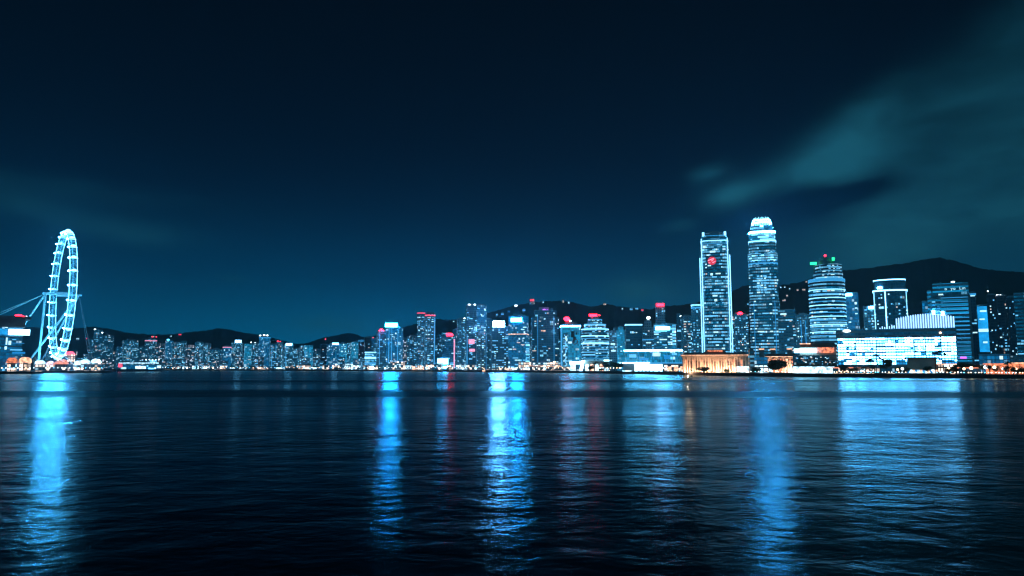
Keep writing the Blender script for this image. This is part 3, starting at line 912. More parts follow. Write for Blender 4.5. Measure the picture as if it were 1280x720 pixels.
r_, pl_, h_, wd_, dp_, o_ = T(664, 699, 389, 1330, 'broad dark green glass tower with stepped shoulders and a purple lamp', 'dark', 'oct', 4, nwin=26, name='office_tower', ratio=.7,
  tiers=[(.90, 1.0), (1.0, .82)], lights=[(680, 388.5, 'purple', 2.8), (684, 388.7, 'purple', 2.0)], sign=[(675.5, 681, 412.8, 414.2, 'amber'), (677, 682, 432.8, 433.8, 'strip_dim')],
  kinds=('win_cyan', 'win_warm', 'win_white'), weights=(4, 3, 1))
for s_ in (-1, 1):
    sb = MB(); sb.box(s_ * wd_ * .30 - .4, s_ * wd_ * .30 + .4, -dp_ / 2 - .4, -dp_ / 2 + .1, 4, h_ * .90)
    sb.build('light_strip', M['win_blue'], r_)

# cyan facade tower with a dark emblem
r_, pl_, h_, wd_, dp_, o_ = T(700.5, 725.5, 406.5, 1240, 'pale cyan lit tower with a dark emblem on its face and red roof lamp', 'cyan', 'box', 3, nwin=0, name='office_tower',
  bands=[(.955, .985, 'sign_white')], lights=[(708.5, 399, 'red', 4.0), (713, 401.5, 'lamp', 1.4)], strips=[(-.97, 'strip_dim', 1.6, 0, 1)])
eb = MB()
y_ = -dp_ / 2 - .35
def blk(xa, xb, za, zb): eb.box(xa, xb, y_ - .2, y_ + .3, h_ * za, h_ * zb)
blk(wd_ * .12, wd_ * .20, .60, .86); blk(wd_ * .02, wd_ * .12, .72, .86); blk(wd_ * .20, wd_ * .26, .66, .74); blk(wd_ * .25, wd_ * .33, .78, .83)
eb.build('emblem', M['black'], r_)
eb = MB()
for k in range(14):
    a, a2 = 2 * math.pi * k / 14, 2 * math.pi * (k + 1) / 14
    eb.tube((wd_ * .22 + 4.4 * math.cos(a), y_, h_ * .63 + 4.4 * math.sin(a)), (wd_ * .22 + 4.4 * math.cos(a2), y_, h_ * .63 + 4.4 * math.sin(a2)), .6, 5)
eb.build('emblem_ring', M['redpaint'], r_)
eb = MB()
eb.box(-wd_ * .40, -wd_ * .16, y_ - .05, y_ + .3, h_ * .05, h_ * .82)
wp = eb.build('glass_bay', F['office'], r_)
rg = random.Random(3)
for k in range(24):
    put('window', window_mesh(rg.choice([1.4, 2.4, 3.4]), 2.0, rg.choice(['win_white', 'win_cyan'])), r_, (wd_ * rg.uniform(-.36, -.2), y_ - .05, h_ * (.08 + .03 * k)))

# the round banded tower with stepped crown
c, yaw, wid, hh = place(727, 761, 393, 1210)
root = thing('round_tower', 'round tower ringed by white floor bands with a stepped crown and red roof sign', 'tower', c, yaw)
rc = plan_poly('round', wid, wid)
h1 = P(744, 412, 1210).z - GROUND; h2 = P(744, 405, 1210).z - GROUND; h3 = P(744, 399, 1210).z - GROUND; h4 = P(744, 396, 1210).z - GROUND
b = MB()
b.prism(rc, -1, h1, mi=0, cap_mi=1); b.prism(scaled(rc, .80), h1, h2, mi=0, cap_mi=1); b.prism(scaled(rc, .52), h2, h3, mi=0, cap_mi=1); b.prism(scaled(rc, .3), h3, h4, mi=1, cap_mi=1)
b.build('wall', [F['band'], M['plant']], root)
for py, th, mm in [(412.5, 1.4, 'strip'), (421.0, 1.6, 'strip'), (423.7, .8, 'strip_dim'), (430.5, 2.4, 'strip'), (434.5, .8, 'strip_dim'), (438, .7, 'strip_dim'), (441.5, .7, 'strip_dim'), (445, .7, 'strip_dim'), (448.5, .8, 'strip_dim'), (452, 1.3, 'strip')]:
    z = P(744, py, 1210).z - GROUND
    band(root, rc, z, z + th, mm)
band(root, scaled(rc, .80), h2 - 1.6, h2 - .3, 'strip_dim'); band(root, scaled(rc, .52), h3 - 1.8, h3 - .4, 'strip_dim')
lit_windows(root, scaled(rc, .80), h1 + .5, h2 - 1, 14, 0, random.Random(8), floor=3)
lit_windows(root, scaled(rc, .52), h2 + .5, h3 - 1, 8, 0, random.Random(9), floor=3)
lit_windows(root, rc, 8, h1, 40, 0, random.Random(10), floor=4.4, runs=(2, 3, 4))
b = MB(); b.box(-9.5, 4, -6, -4.5, h4 + .2, h4 + 4.2); b.build('roof_sign', M['red'], root)
b = MB(); b.ball((7.5, -4, h4 + 2.2), 2, 1.6, 1.6, 8, 4); b.build('roof_lamp', M['red_soft'], root)

T(759.5, 772, 415, 1250, 'grey office tower right of the round banded tower with a few white floors', 'grey', 'box', -6, nwin=12, name='office_tower', sign=[(764, 769.5, 429, 431, 'win_white'), (764.5, 770, 437.5, 439.5, 'win_white')], strips=[(-.9, 'strip_dim', .9, .02, .98)])
T(771, 781, 409, 1220, 'pale teal slab with a cyan edge right of the grey office tower', 'cyan', 'box', 6, nwin=4, name='office_tower', tiers=[(.93, 1.0), (1.0, .7)])
T(781.5, 803, 405, 1120, 'dark glass tower outlined by a thin white line along its roof', 'dark', 'box', 6, nwin=16, name='office_tower', ratio=.6, bands=[(.965, .99, 'strip')], roof='flat')
T(802.5, 818, 402, 1090, 'grey stepped tower topped by one white lamp', 'grey', 'box', -6, nwin=8, name='office_tower', tiers=[(.62, 1.0), (.88, .86), (1.0, .6)], lights=[(811.5, 397.5, 'lamp', 2.2)])
T(819.5, 832, 380, 1190, 'tall grey brown tower with a red lit roof', 'grey', 'box', 4, nwin=4, name='office_tower', roof='flat', sign=[(821, 830.5, 379.6, 382.8, 'red')], lights=[(822, 380, 'red_soft', 1.8), (829.5, 380, 'red_soft', 1.8)])
T(803.5, 818, 423, 1030, 'low grey office block with a thin cyan roof line', 'grey', 'box', 2, nwin=10, name='office_tower', bands=[(.94, .97, 'strip_dim')], roof='flat')
r_, pl_, h_, wd_, dp_, o_ = T(817.5, 845.5, 405.5, 1010, 'dark office tower with a white top strip and a bright cyan right corner', 'office', 'box', -4, nwin=34, name='office_tower', ratio=.6, roof='flat',
  sign=(820.5, 838, 408.6, 412.2, 'sign_white'), runs=(1, 2, 3))
b = MB(); b.box(wd_ * .36, wd_ * .52, -dp_ / 2 - .6, -dp_ / 2 + 3, h_ * .04, h_ * .99); b.build('lit_corner', F['bright'], r_)
T(846, 852, 393, 1150, 'slim dark tower with one white roof lamp left of the neon edged tower', 'dark', 'box', 6, nwin=6, lights=[(851, 395.5, 'lamp', 1.8)])
T(851, 866, 396, 1090, 'dark residential tower with warm windows left of the neon edged tower', 'resi', 'notch', 8, nwin=34, kinds=('win_white', 'win_warm', 'win_cyan'), weights=(4, 3, 2))
T(864.5, 877, 381, 1050, 'dark tower with a cyan crown touching the neon edged tower', 'resi', 'notch', -8, nwin=20, bands=[(.94, .965, 'strip_dim'), (.985, 1.0, 'strip')], kinds=('win_cyan', 'win_blue'), weights=(3, 1))

# --- the neon edged tower
c, yaw, wid, hh = place(878, 912, 290, 1000)
root = thing('neon_edged_tower', 'tall tower outlined by white neon edges with a round red logo near its top', 'tower', c, yaw)
rc = plan_poly('soft', wid, wid * .9)
dpp = wid * .45
h1 = P(895, 300, 1000).z - GROUND; h2 = P(895, 294, 1000).z - GROUND
b = MB()
b.prism(rc, -1, h1, mi=0, cap_mi=1)
b.prism(scaled(rc, .90), h1, h2, mi=0, cap_mi=1)
b.ball((0, 0, h2 - .5), wid * .385, wid * .36, hh - h2 + 1.2, 18, 6, mi=2, z_from=0)
b.build('wall', [F['ifc'], M['plant'], M['domeglass']], root)
for s in (-1, 1):     # corner horns and the edge lights
    b = MB(); b.prism([(s * wid * .40 - 1.5, -dpp * .85), (s * wid * .40 + 1.5, -dpp * .85), (s * wid * .40 + 1.5, -dpp * .4), (s * wid * .40 - 1.5, -dpp * .4)], h2 - 3, h2 + 2.2, bottom=True)
    b.build('crown_horn', M['strip'], root)
    b = MB(); b.box(s * wid * .475 - .55, s * wid * .475 + .55, -dpp * .93, -dpp * .86, 4, h1); b.build('light_strip', M['strip'], root)
    zz = P(895, 320, 1000).z - GROUND
    b = MB(); b.box(s * wid * .55 - .6, s * wid * .55 + .6, -dpp * .45, -dpp * .35, 4, zz - (0 if s > 0 else 3)); ls = b.build('light_strip', M['strip'], root)
    b = MB(); b.box(s * wid * .515 - wid * .04, s * wid * .515 + wid * .04, -dpp * .3, dpp * .6, -1, zz + 1); b.build('side_wing', F['office_dim'], root)
for py, th, mm in [(297, .7, 'strip_dim'), (303.5, 1.0, 'strip'), (307, .8, 'strip_dim'), (315.5, 6.0, 'brightmid'), (358.5, 9.0, 'brightmid'), (385, 4.0, 'brightmid')]:
    z = P(895, py, 1000).z - GROUND
    band(root, rc if z < h1 else scaled(rc, .9), z, z + th, mm)
lit_windows(root, rc, 6, h1 * .97, 92, 0, random.Random(21), floor=4.4, bay=2.4, runs=(1, 2, 3, 5))
zc = P(891.5, 328, 1000).z - GROUND; xc = (891.5 - 895) / 34 * wid
b = MB()
b.prism([(5.6 * math.cos(2 * math.pi * k / 18), 5.6 * math.sin(2 * math.pi * k / 18)) for k in range(18)], 0, .8, bottom=True)
lg = b.build('logo', M['red_dim'], root, (xc, -dpp - .05, zc)); lg.rotation_euler = (R(90), 0, 0)
b = MB(); 
for (ax, ay, bx, by, r_) in [(-5.2, .4, -1.6, 1.8, .8), (-1.6, 1.8, 2.6, 3.4, .9), (-.8, -.4, 1.4, .8, .7), (.6, -2.6, 4.4, -1.0, .8), (-4.6, -3.0, -2.2, -2.4, .6), (1.2, 1.6, 2.2, 2.6, .8)]:
    b.tube((ax, ay, 1.0), (bx, by, 1.0), r_, 6, r_ * .6)
lm = b.build('logo_mark', M['pink'], lg)
for (xa, xb, pa, pb) in [(880.5, 884, 309, 312), (889, 896, 311, 318), (885, 888.5, 320, 321.6), (886, 890, 333, 334.5), (889, 892, 343, 346), (891, 897, 370, 372), (893, 896.5, 375, 378)]:
    put('window', window_mesh(max(1.2, (xb - xa) * 1.05), max(1.2, (pb - pa) * 1.05), 'win_white'), root, (((xa + xb) / 2 - 895) / 34 * wid, -dpp - .1, P(895, (pa + pb) / 2, 1000).z - GROUND))

T(914, 936.5, 394, 1180, 'dark residential tower with a red roof lamp between the two tallest towers', 'resi', 'notch', 6, nwin=44, lights=[(926, 392.5, 'red', 3.2)])

# --- the tallest tower
YI = 1080
c, yaw, wid, hh = place(936, 974, 273, YI)
root = thing('tallest_tower', 'tallest tower of the skyline, tapering in steps to a glowing white crown of fins', 'tower', c, yaw)
base = plan_poly('soft', wid, wid)
def zi(py): return P(955, py, YI).z - GROUND
lev = [(470, 1.0), (378, 1.0), (333, .955), (303, .90), (291, .84), (284, .74)]
b = MB()
for (ya, sa), (yb, sb_) in zip(lev, lev[1:]):
    za = -1 if ya > 460 else zi(ya)
    b.prism(scaled(base, sb_ if ya < 460 else sa), za, zi(yb), mi=0, cap_mi=1)
b.build('wall', [F['ifc'], M['plant']], root)
band(root, scaled(base, .84), zi(303), zi(293.5), 'bright', .6)
band(root, scaled(base, .84), zi(293.5), zi(291.6), 'crown', .7)
band(root, scaled(base, .90), zi(304.5), zi(303), 'strip', .5)
# crown: a ring of light fins leaning in
n = 26
b = MB()
r0, r1 = wid * .37, wid * .27
for k in range(n):
    a = 2 * math.pi * k / n
    for (q0, q1, z0_, z1_) in [(r0, r1 * 1.12, zi(286), zi(276.5)), (r1 * 1.12, r1 * .86, zi(276.5), zi(272.6 + (k % 2) * 1.2))]:
        ca, sa = math.cos(a), math.sin(a)
        b.tube((q0 * ca, q0 * sa, z0_), (q1 * ca, q1 * sa, z1_), .62, 5, .5)
b.build('crown_fins', M['crown_fin'], root)
b = MB()
for py, rr in [(285, r0 * .99), (280, r0 * .9), (276.5, r1 * 1.12)]:
    for k in range(n):
        a, a2 = 2 * math.pi * k / n, 2 * math.pi * (k + 1) / n
        b.tube((rr * math.cos(a), rr * math.sin(a), zi(py)), (rr * math.cos(a2), rr * math.sin(a2), zi(py)), .42, 5)
b.build('crown_ring', M['crown'], root)
b = MB(); b.prism(scaled(base, .5), zi(284), zi(277)); b.build('crown_core', M['plant'], root)
# brightly lit floors
for ya, yb, mm, sc in [(328, 318.6, 'brightmid', .955), (332, 330.5, 'strip_dim', .955)]:
    band(root, scaled(base, sc), zi(ya), zi(yb), mm, .5)
rg = random.Random(31)
lit_windows(root, scaled(base, .955), zi(334), zi(313), 40, 0, rg, floor=4.4, bay=2.4, kinds=('win_cyan', 'win_white', 'win_blue'), weights=(5, 2, 3), runs=(2, 3, 4))
for k in range(8):
    for q in range(3):
        put('window', window_mesh([4.6, 3.4, 2.4][(k + q) % 3], 2.0, 'win_cyan' if (k + q) % 4 else 'win_white'), root, (-wid * .06 + (q - 1) * 4.7, -wid / 2 - .15, zi(367) + k * 3.4))
lit_windows(root, base, 6, zi(346), 80, 0, rg, floor=4.4, bay=2.4, runs=(1, 2, 3, 4))
lit_windows(root, scaled(base, .90), zi(303), zi(291), 14, 0, rg, floor=4.4, bay=2.4, runs=(1, 2, 3))
for s in (-1, 1):
    b = MB(); b.box(s * wid * .34 - .35, s * wid * .34 + .35, -wid * .505, -wid * .485, 4, zi(378)); b.build('light_strip', M['win_blue'], root)

T(973.5, 996.5, 388, 1020, 'blue grey tower with a white roof strip right of the tallest tower', 'office_dim', 'box', -8, nwin=22, name='office_tower', sign=(978, 985.5, 391.5, 393.5, 'win_white'), roof='flat', kinds=('win_cyan', 'win_warm'), weights=(3, 2))
T(995, 1013, 394, 1000, 'dim residential tower with arched lights left of the green lit tower', 'resi', 'notch', 10, nwin=16, lights=[(1009, 400, 'lamp', 1.0)], strips=[(-.4, 'win_blue', .8, .2, .9), (.3, 'win_blue', .8, .2, .9)])

# --- round tower with green lamps
YG = 930
c, yaw, wid, hh = place(1012, 1058, 330, YG)
root = thing('green_lamp_tower', 'round banded tower with green roof lamps and a red tipped mast', 'tower', c, yaw)
rc = plan_poly('round', wid, wid)
def zg(py): return P(1035, py, YG).z - GROUND
b = MB()
def shifted(sc_, dx_): return [(x + dx_ * wid, y) for x, y in scaled(rc, sc_)]
b.prism(rc, -1, zg(350), mi=0, cap_mi=1); b.prism(shifted(.82, .05), zg(350), zg(341), mi=0, cap_mi=1); b.prism(shifted(.74, .07), zg(341), zg(332), mi=0, cap_mi=1)
b.prism(shifted(.44, .02), zg(332), zg(327), mi=1, cap_mi=1); b.prism(scaled(rc, .3), zg(327), zg(323), mi=1, cap_mi=1)
b.build('wall', [F['band'], M['plant']], root)
for py, th, mm, s in [(353.5, 4.0, 'strip_dim', 1), (364, 1.0, 'strip', 1), (369, .9, 'strip_dim', 1), (374, .9, 'strip', 1), (378.5, .9, 'strip_dim', 1), (383, .9, 'strip', 1), (388, 1.3, 'strip_dim', 1), (392.5, .9, 'strip_dim', 1),
                      (397, .9, 'strip', 1), (402, 1.2, 'strip_dim', 1), (407, .9, 'strip', 1), (411.5, .9, 'strip_dim', 1), (416, .9, 'strip', 1), (420.5, .9, 'strip_dim', 1), (425, .9, 'strip_dim', 1)]:
    z = zg(py); band(root, scaled(rc, s), z, z + th, mm)
lit_windows(root, rc, 6, zg(362), 76, 0, random.Random(41), floor=4.4, bay=2.6, runs=(2, 3, 4, 6))
for py, sc_, dx_ in [(341, .83, .05), (345.5, .83, .05), (334, .75, .07), (338, .75, .07)]:
    for k in range(5):
        xx = dx_ * wid + wid * sc_ * .5 * (-.62 + .31 * k)
        if (k * 3 + int(py)) % 4 == 1: continue
        put('window', window_mesh([4.4, 2.4, 1.4][(k + int(py)) % 3], .9, 'win_white' if k % 2 else 'win_cyan'), root, (xx + (int(py) % 3) * .8, -math.sqrt(max(1, (wid * sc_ / 2) ** 2 - (xx - dx_ * wid) ** 2)) - .25, zg(py)))
b = MB(); b.box(-wid * .34, -wid * .30, -6.5, -6.1, zg(350), zg(331)); b.box(wid * .21, wid * .23, -6.5, -6.1, zg(332), zg(326)); b.build('lamp_bracket', M['steel'], root)
b = MB(); b.box(-wid * .42, -wid * .24, -9, -6.5, zg(331.0), zg(328.0)); b.build('roof_lamp', M['green'], root)
b = MB(); b.box(wid * .18, wid * .25, -9, -6, zg(327), zg(323.5)); b.build('roof_lamp', M['green'], root)
b = MB(); b.tube((0, 0, zg(323)), (0, 0, zg(317.5)), .5, 6, .25); b.build('mast', M['steel'], root)
b = MB(); b.ball((0, -.3, zg(319.5)), 1.3, 1.3, 1.3, 8, 5); b.build('mast_lamp', M['red'], root)

T(1056.5, 1075, 367, 980, 'slim blue tower with a white roof strip right of the green lamp tower', 'blue', 'box', -6, nwin=10, name='office_tower', sign=(1057.5, 1068, 367, 369.6, 'sign_white'), roof='flat')
T(1080.5, 1094.5, 384, 960, 'small dark tower with a white roof strip left of the neon framed tower', 'resi', 'box', 6, nwin=26, sign=(1087, 1093.5, 383, 386, 'sign_white'), roof='flat')

# --- neon framed bow fronted tower
YN = 900
c, yaw, wid, hh = place(1093, 1136, 349, YN)
root = thing('bow_fronted_tower', 'bow fronted dark glass tower framed by white neon lines along its roof and corners', 'tower', c, yaw)
rc = plan_poly('bow', wid, wid * .6)
def zn(py): return P(1114, py, YN).z - GROUND
b = MB(); b.prism(rc, -1, zn(364), mi=0, cap_mi=1); b.prism(scaled(rc, .93), zn(364), zn(349.5), mi=0, cap_mi=1); b.build('wall', [F['dark'], M['plant']], root)
band(root, scaled(rc, .93), zn(351.2), zn(349.9), 'strip_thin', .4); band(root, rc, zn(364.6), zn(362.9), 'strip_thin', .5)
for fx, wd__, mm in [(-.47, .8, 'strip'), (-.14, 1.2, 'strip_thin'), (.47, .6, 'strip')]:
    x = fx * wid; y = -wid * .3 + wid * .6 * .35 * (2 * fx) ** 2
    b = MB(); b.box(x - wd__ / 2, x + wd__ / 2, y - .7, y + .1, 4, zn(365)); b.build('light_strip', M[mm], root)
b = MB(); b.box(-wid * .36, -wid * .22, -wid * .3 + 1.2, -wid * .3 + 2.0, zn(361.5), zn(359)); b.build('roof_sign', M['sign_white'], root)
lit_windows(root, rc, 8, zn(366), 60, 0, random.Random(51), floor=4.0, bay=2.8, runs=(1, 2, 3))

# --- terraced office slab with lettering
YT = 850
c, yaw, wid, hh = place(1166, 1214, 354, YT)
root = thing('terraced_slab', 'broad blue grey slab striped by floor lines with small white letters under its roof', 'tower', c, yaw)
def zt(py): return P(1190, py, YT).z - GROUND
rc = rect(wid, wid * .5)
b = MB(); b.prism(rc, -1, zt(372), mi=0, cap_mi=1); b.prism(scaled(rc, .99), zt(372), zt(366), mi=2, cap_mi=1); b.prism([(x + .02 * wid, y) for x, y in scaled(rc, .94)], zt(366), zt(355), mi=1, cap_mi=1)
b.prism([(-wid * .60, -wid * .12), (-wid * .49, -wid * .22), (-wid * .49, wid * .2), (-wid * .60, wid * .2)], -1, zt(362), mi=0, cap_mi=1)
b.build('wall', [F['slab'], F['slab'], F['dark']], root)
k = 0
for py in range(375, 452, 5):
    z = zt(py); b = MB(); b.box(-wid * .26, wid * .46, -wid * .25 - .9, -wid * .25 - .02, z, z + 1.2); b.build('floor_ledge', M['win_blue' if py % 2 else 'strip_dim'] if False else M['concrete'], root)
    b = MB(); b.box(-wid * .25, wid * .45, -wid * .25 - .25, -wid * .25 - .02, z + 1.6, z + 2.3); b.build('light_band', M['strip_dim'], root)
b = MB(); b.box(wid * .46, wid * .52, -wid * .27, -wid * .1, -1, zt(370)); b.build('corner_fin', M['concrete'], root)
lit_windows(root, [(-wid / 2, -wid / 4), (-wid * .26, -wid / 4), (-wid * .26, 0), (-wid / 2, 0)], 60, zt(373), 28, 0, random.Random(61), kinds=('win_cyan', 'win_blue'), weights=(2, 3))
b = MB(); b.box(-wid * .30, -wid * .18, -wid * .25 - 1.4, -wid * .25 - .4, zt(369.4), zt(367.8)); b.build('light_band', M['win_white'], root)
def lettering(txt, size, m_, parent, loc, name='lettering', spacing=1.0):
    cu = bpy.data.curves.new(name, 'FONT'); cu.body = txt; cu.size = size; cu.extrude = .12; cu.align_x = 'CENTER'; cu.space_character = spacing
    cu.materials.append(M[m_])
    tmp = bpy.data.objects.new(name, cu); COL.objects.link(tmp)
    me = bpy.data.meshes.new_from_object(tmp.evaluated_get(bpy.context.evaluated_depsgraph_get()))
    bpy.data.objects.remove(tmp)
    me.materials.clear(); me.materials.append(M[m_])
    o = put(name, me, parent, loc); o.rotation_euler = (R(90), 0, 0)
    return o
lettering('o  yo  Lm', 4.6, 'win_white', root, (wid * .14, -wid * .236, zt(363.3)), spacing=1.15)
b = MB(); b.ball((wid * .10, -wid * .1, zt(353)), 2.2, 1.0, .9, 8, 4); b.build('roof_lamp', M['lamp'], root)
for xx, py, mm in [(-wid * .46, 390, 'lamp_blue'), (-wid * .22, 391.5, 'lamp_blue')]:
    b = MB(); b.box(xx - 1.4, xx + 1.4, -wid * .25 - 1.2, -wid * .25 - .1, zt(py + 3.5), zt(py - 2)); b.build('facade_lamp', M['sign_white'], root)
b = MB(); b.box(wid * .16, wid * .32, -wid * .25 - 1.2, -wid * .25 - .2, zt(448.4), zt(446)); b.build('entrance_sign', M['purple'], root)
T(1154.5, 1164, 377, 900, 'plain blue block just left of the terraced slab', 'blue', 'box', 0, nwin=3, roof='flat', name='office_block', cat='building')
T(1214, 1222.5, 366, 880, 'dark narrow tower with a lit cap right of the terraced slab', 'night', 'box', -4, nwin=5, bands=[(.965, .99, 'strip_dim')], lights=[(1218, 371.5, 'lamp_warm', .9)])
r_, pl_, h_, wd_, dp_, o_ = T(1223, 1236.5, 382, 840, 'slim tower with a bright blue glowing face among dark towers', 'night', 'box', 0, nwin=0, roof='flat')
b = MB(); b.box(-wd_ * .46, wd_ * .46, -dp_ / 2 - .4, -dp_ / 2 - .05, h_ * .30, h_ * .985); b.build('glowing_face', M['screen_blue'], r_)
for za, zb, x0_, x1_ in [(.60, .645, -.46, .46), (.90, .925, -.2, .4), (.78, .80, -.3, .2), (.43, .455, -.1, .3)]:
    put('window', window_mesh((x1_ - x0_) * wd_, (zb - za) * h_, 'win_white'), r_, ((x0_ + x1_) / 2 * wd_, -dp_ / 2 - .42, (za + zb) / 2 * h_))
T(1236, 1248, 369, 900, 'dark residential tower with an antenna right of the blue glowing face', 'night', 'notch', 5, nwin=14, lights=[(1238, 364, 'lamp', .7)])
T(1246.5, 1262, 370, 930, 'dark residential tower with white roof lamps near the right edge', 'night', 'notch', -6, nwin=20, lights=[(1250, 369, 'lamp', 1.1), (1254, 369.4, 'lamp', 1.1), (1257, 369.8, 'lamp', .9)])
T(1260.5, 1272, 372, 880, 'dark residential tower second from the right edge', 'night', 'notch', 5, nwin=14)
T(1270, 1296, 367, 850, 'dim tower with striped floors cut by the right edge of the picture', 'office_dim', 'box', -5, nwin=12, roof='flat')
T(1300, 1328, 380, 860, 'dim tower standing outside the right edge', 'office_dim', 'box', 5, nwin=8)

# ================================================================== THE WHEEL
YW = 1110
C_ = P(78, 368, YW)
RW = P(80, 289, YW).z - C_.z - 3.0
def wheel_px(psi):
    d = Vector((math.cos(psi), math.sin(psi), 0)) * RW
    def px(v):
        c = v.y * math.cos(PITCH) + (v.z - CAMZ) * math.sin(PITCH)
        return 640 + FOC * v.x / c
    return px(C_ + d) - px(C_ - d)
psi = R(-58)
while wheel_px(psi) < 24.5: psi += R(.1)
root = thing('ferris_wheel', 'giant white lit observation wheel seen almost edge on, on the left quay', 'ferris wheel', (C_.x, C_.y, GROUND), psi)
HZ = C_.z - GROUND
HW = 4.6
def wpt(a, r, y): return Vector((r * math.cos(a), y, HZ + r * math.sin(a)))
NSEG = 84
b = MB()
for k in range(NSEG):
    a, a2 = 2 * math.pi * k / NSEG, 2 * math.pi * (k + 1) / NSEG
    b.tube(wpt(a, RW - 4.2, 0), wpt(a2, RW - 4.2, 0), .40, 5)
rim = b.build('rim', M['led_dim'], root)
for s in (-1, 1):
    b = MB()
    for k in range(NSEG):
        a, a2 = 2 * math.pi * k / NSEG, 2 * math.pi * (k + 1) / NSEG
        b.tube(wpt(a, RW, s * HW), wpt(a2, RW, s * HW), .42, 5, cap=False)
    b.build('light_ring', M['led'], root)
b = MB()
for k in range(NSEG):
    a, a2 = 2 * math.pi * k / NSEG, 2 * math.pi * (k + 1) / NSEG
    b.tube(wpt(a, RW, -HW), wpt(a, RW, HW), .22, 4)
    b.tube(wpt(a, RW, -HW if k % 2 else HW), wpt(a2, RW, HW if k % 2 else -HW), .22, 4)
    for s in (-1, 1):
        b.tube(wpt(a, RW, s * HW), wpt(a2, RW - 4.2, 0), .2, 4)
b.build('lattice', M['led_dim'], root)
b = MB(); b.tube((0, -24, HZ), (0, 24, HZ), 1.9, 12); b.build('spindle', M['white'], root)
b = MB(); b.tube((0, -7, HZ), (0, 7, HZ), 3.4, 14); b.tube((0, -8, HZ), (0, -7, HZ), 4.4, 14); b.tube((0, 7, HZ), (0, 8, HZ), 4.4, 14); b.build('hub', M['white'], root)
for s in (-1, 1):
    b = MB(); b.ball((0, s * 24.5, HZ), 1.6, 1.6, 1.6, 8, 6); b.build('hub_lamp', M['led_dim'], root)
for k in range(28):          # cable spokes
    a = 2 * math.pi * (k + .5) / 28
    b = MB()
    for s in (-1, 1): b.tube((0, s * 7.5, HZ), wpt(a, RW - 4.2, 0), .07, 3)
    b.build('spoke', M['steel'], root)
cb = MB()
cb.ball((0, 0, 0), 1.8, 3.4, 1.8, 12, 8)
caps = cb.mesh('capsule', M['led'])
ab = MB(); ab.tube((0, -HW - 1.2, -3.0), (0, HW + 1.2, -3.0), .34, 6); ab.tube((0, -HW - .3, -3.0), (0, -3, 0), .35, 4); ab.tube((0, HW + .3, -3.0), (0, 3, 0), .35, 4)
arms = ab.mesh('capsule_mount', M['led'])
lb_ = MB(); lb_.ball((0, -HW - 1.6, -3.0), .85, .85, .7, 8, 4); lb_.tube((0, -HW - 1.2, -3.0), (0, -HW - 1.5, -3.0), .3, 5)
tips = lb_.mesh('capsule_lamp', M['led_star'])
for k in range(28):
    a = 2 * math.pi * k / 28 + .06
    q = wpt(a, RW + 3.4, 0)
    o1 = put('capsule', caps, root, q)
    o2 = put('mount', arms, o1); o2.rotation_euler = (0, math.pi / 2 - a, 0)
    o3 = put('lamp', tips, o1); o3.rotation_euler = (0, math.pi / 2 - a, 0)
inv = Matrix.Rotation(-psi, 4, 'Z')
def to_local(v): return inv @ (Vector(v) - Vector((C_.x, C_.y, GROUND)))
def gpt(px, Y): return Vector((gx(px, Y), Y, GROUND))
Lend, Rend = Vector((0, -22, HZ)), Vector((0, 22, HZ))
for end, px, Y, r in [(Lend, 47, YW - 30, 1.8), (Rend, 27, YW + 25, 1.8), (Lend, -8, YW + 20, 1.5), (Rend, 45, YW + 95, 1.4)]:
    b = MB(); b.tube(end, to_local(gpt(px, Y)), r, 10, r * .8); b.build('support_leg', M['white'], root)
for end, px, Y, r in [(Lend, -150, YW + 40, .55), (Lend, -172, YW + 70, .55), (Rend, 114, YW + 20, .42), (Rend, 119, YW + 60, .42), (Vector((0, 6, 24)), 100, YW - 10, .6)]:
    b = MB(); b.tube(end, to_local(gpt(px, Y)), r, 6); b.build('guy_cable', M['steel'] if r < .5 else M['white'], root)
# floodlights at the feet wash the legs in blue
for i, (px, Y, tgt, e) in enumerate([(20, YW - 75, (52, 405), 5.0e5), (58, YW - 70, (45, 410), 3.5e5), (104, YW - 40, (104, 415), 2.0e5)]):
    g = gpt(px, Y)
    fl = thing('floodlight', ['floodlight on the quay by the terminal aimed at the wheel legs', 'floodlight on the quay edge under the wheel aimed at its legs', 'floodlight right of the wheel aimed at its cables'][i], 'floodlight', g)
    b = MB(); b.box(-.5, .5, -.5, .5, 0, .3); b.tube((0, 0, .3), (0, 0, 1.6), .12, 6); b.box(-.7, .7, -.35, .35, 1.5, 2.3); b.build('housing', M['black'], fl)
    li = bpy.data.lights.new('flood_lamp', 'SPOT'); li.energy = e; li.color = (.05, .55, 1.0); li.spot_size = R(62); li.spot_blend = .6; li.shadow_soft_size = 1.0
    lo = bpy.data.objects.new('flood_lamp', li); COL.objects.link(lo); lo.parent = fl
    lo.location = (0, 0, 2.6)
    d = P(*tgt, YW) - g - Vector((0, 0, 2.6))
    lo.rotation_euler = d.to_track_quat('-Z', 'Y').to_euler()

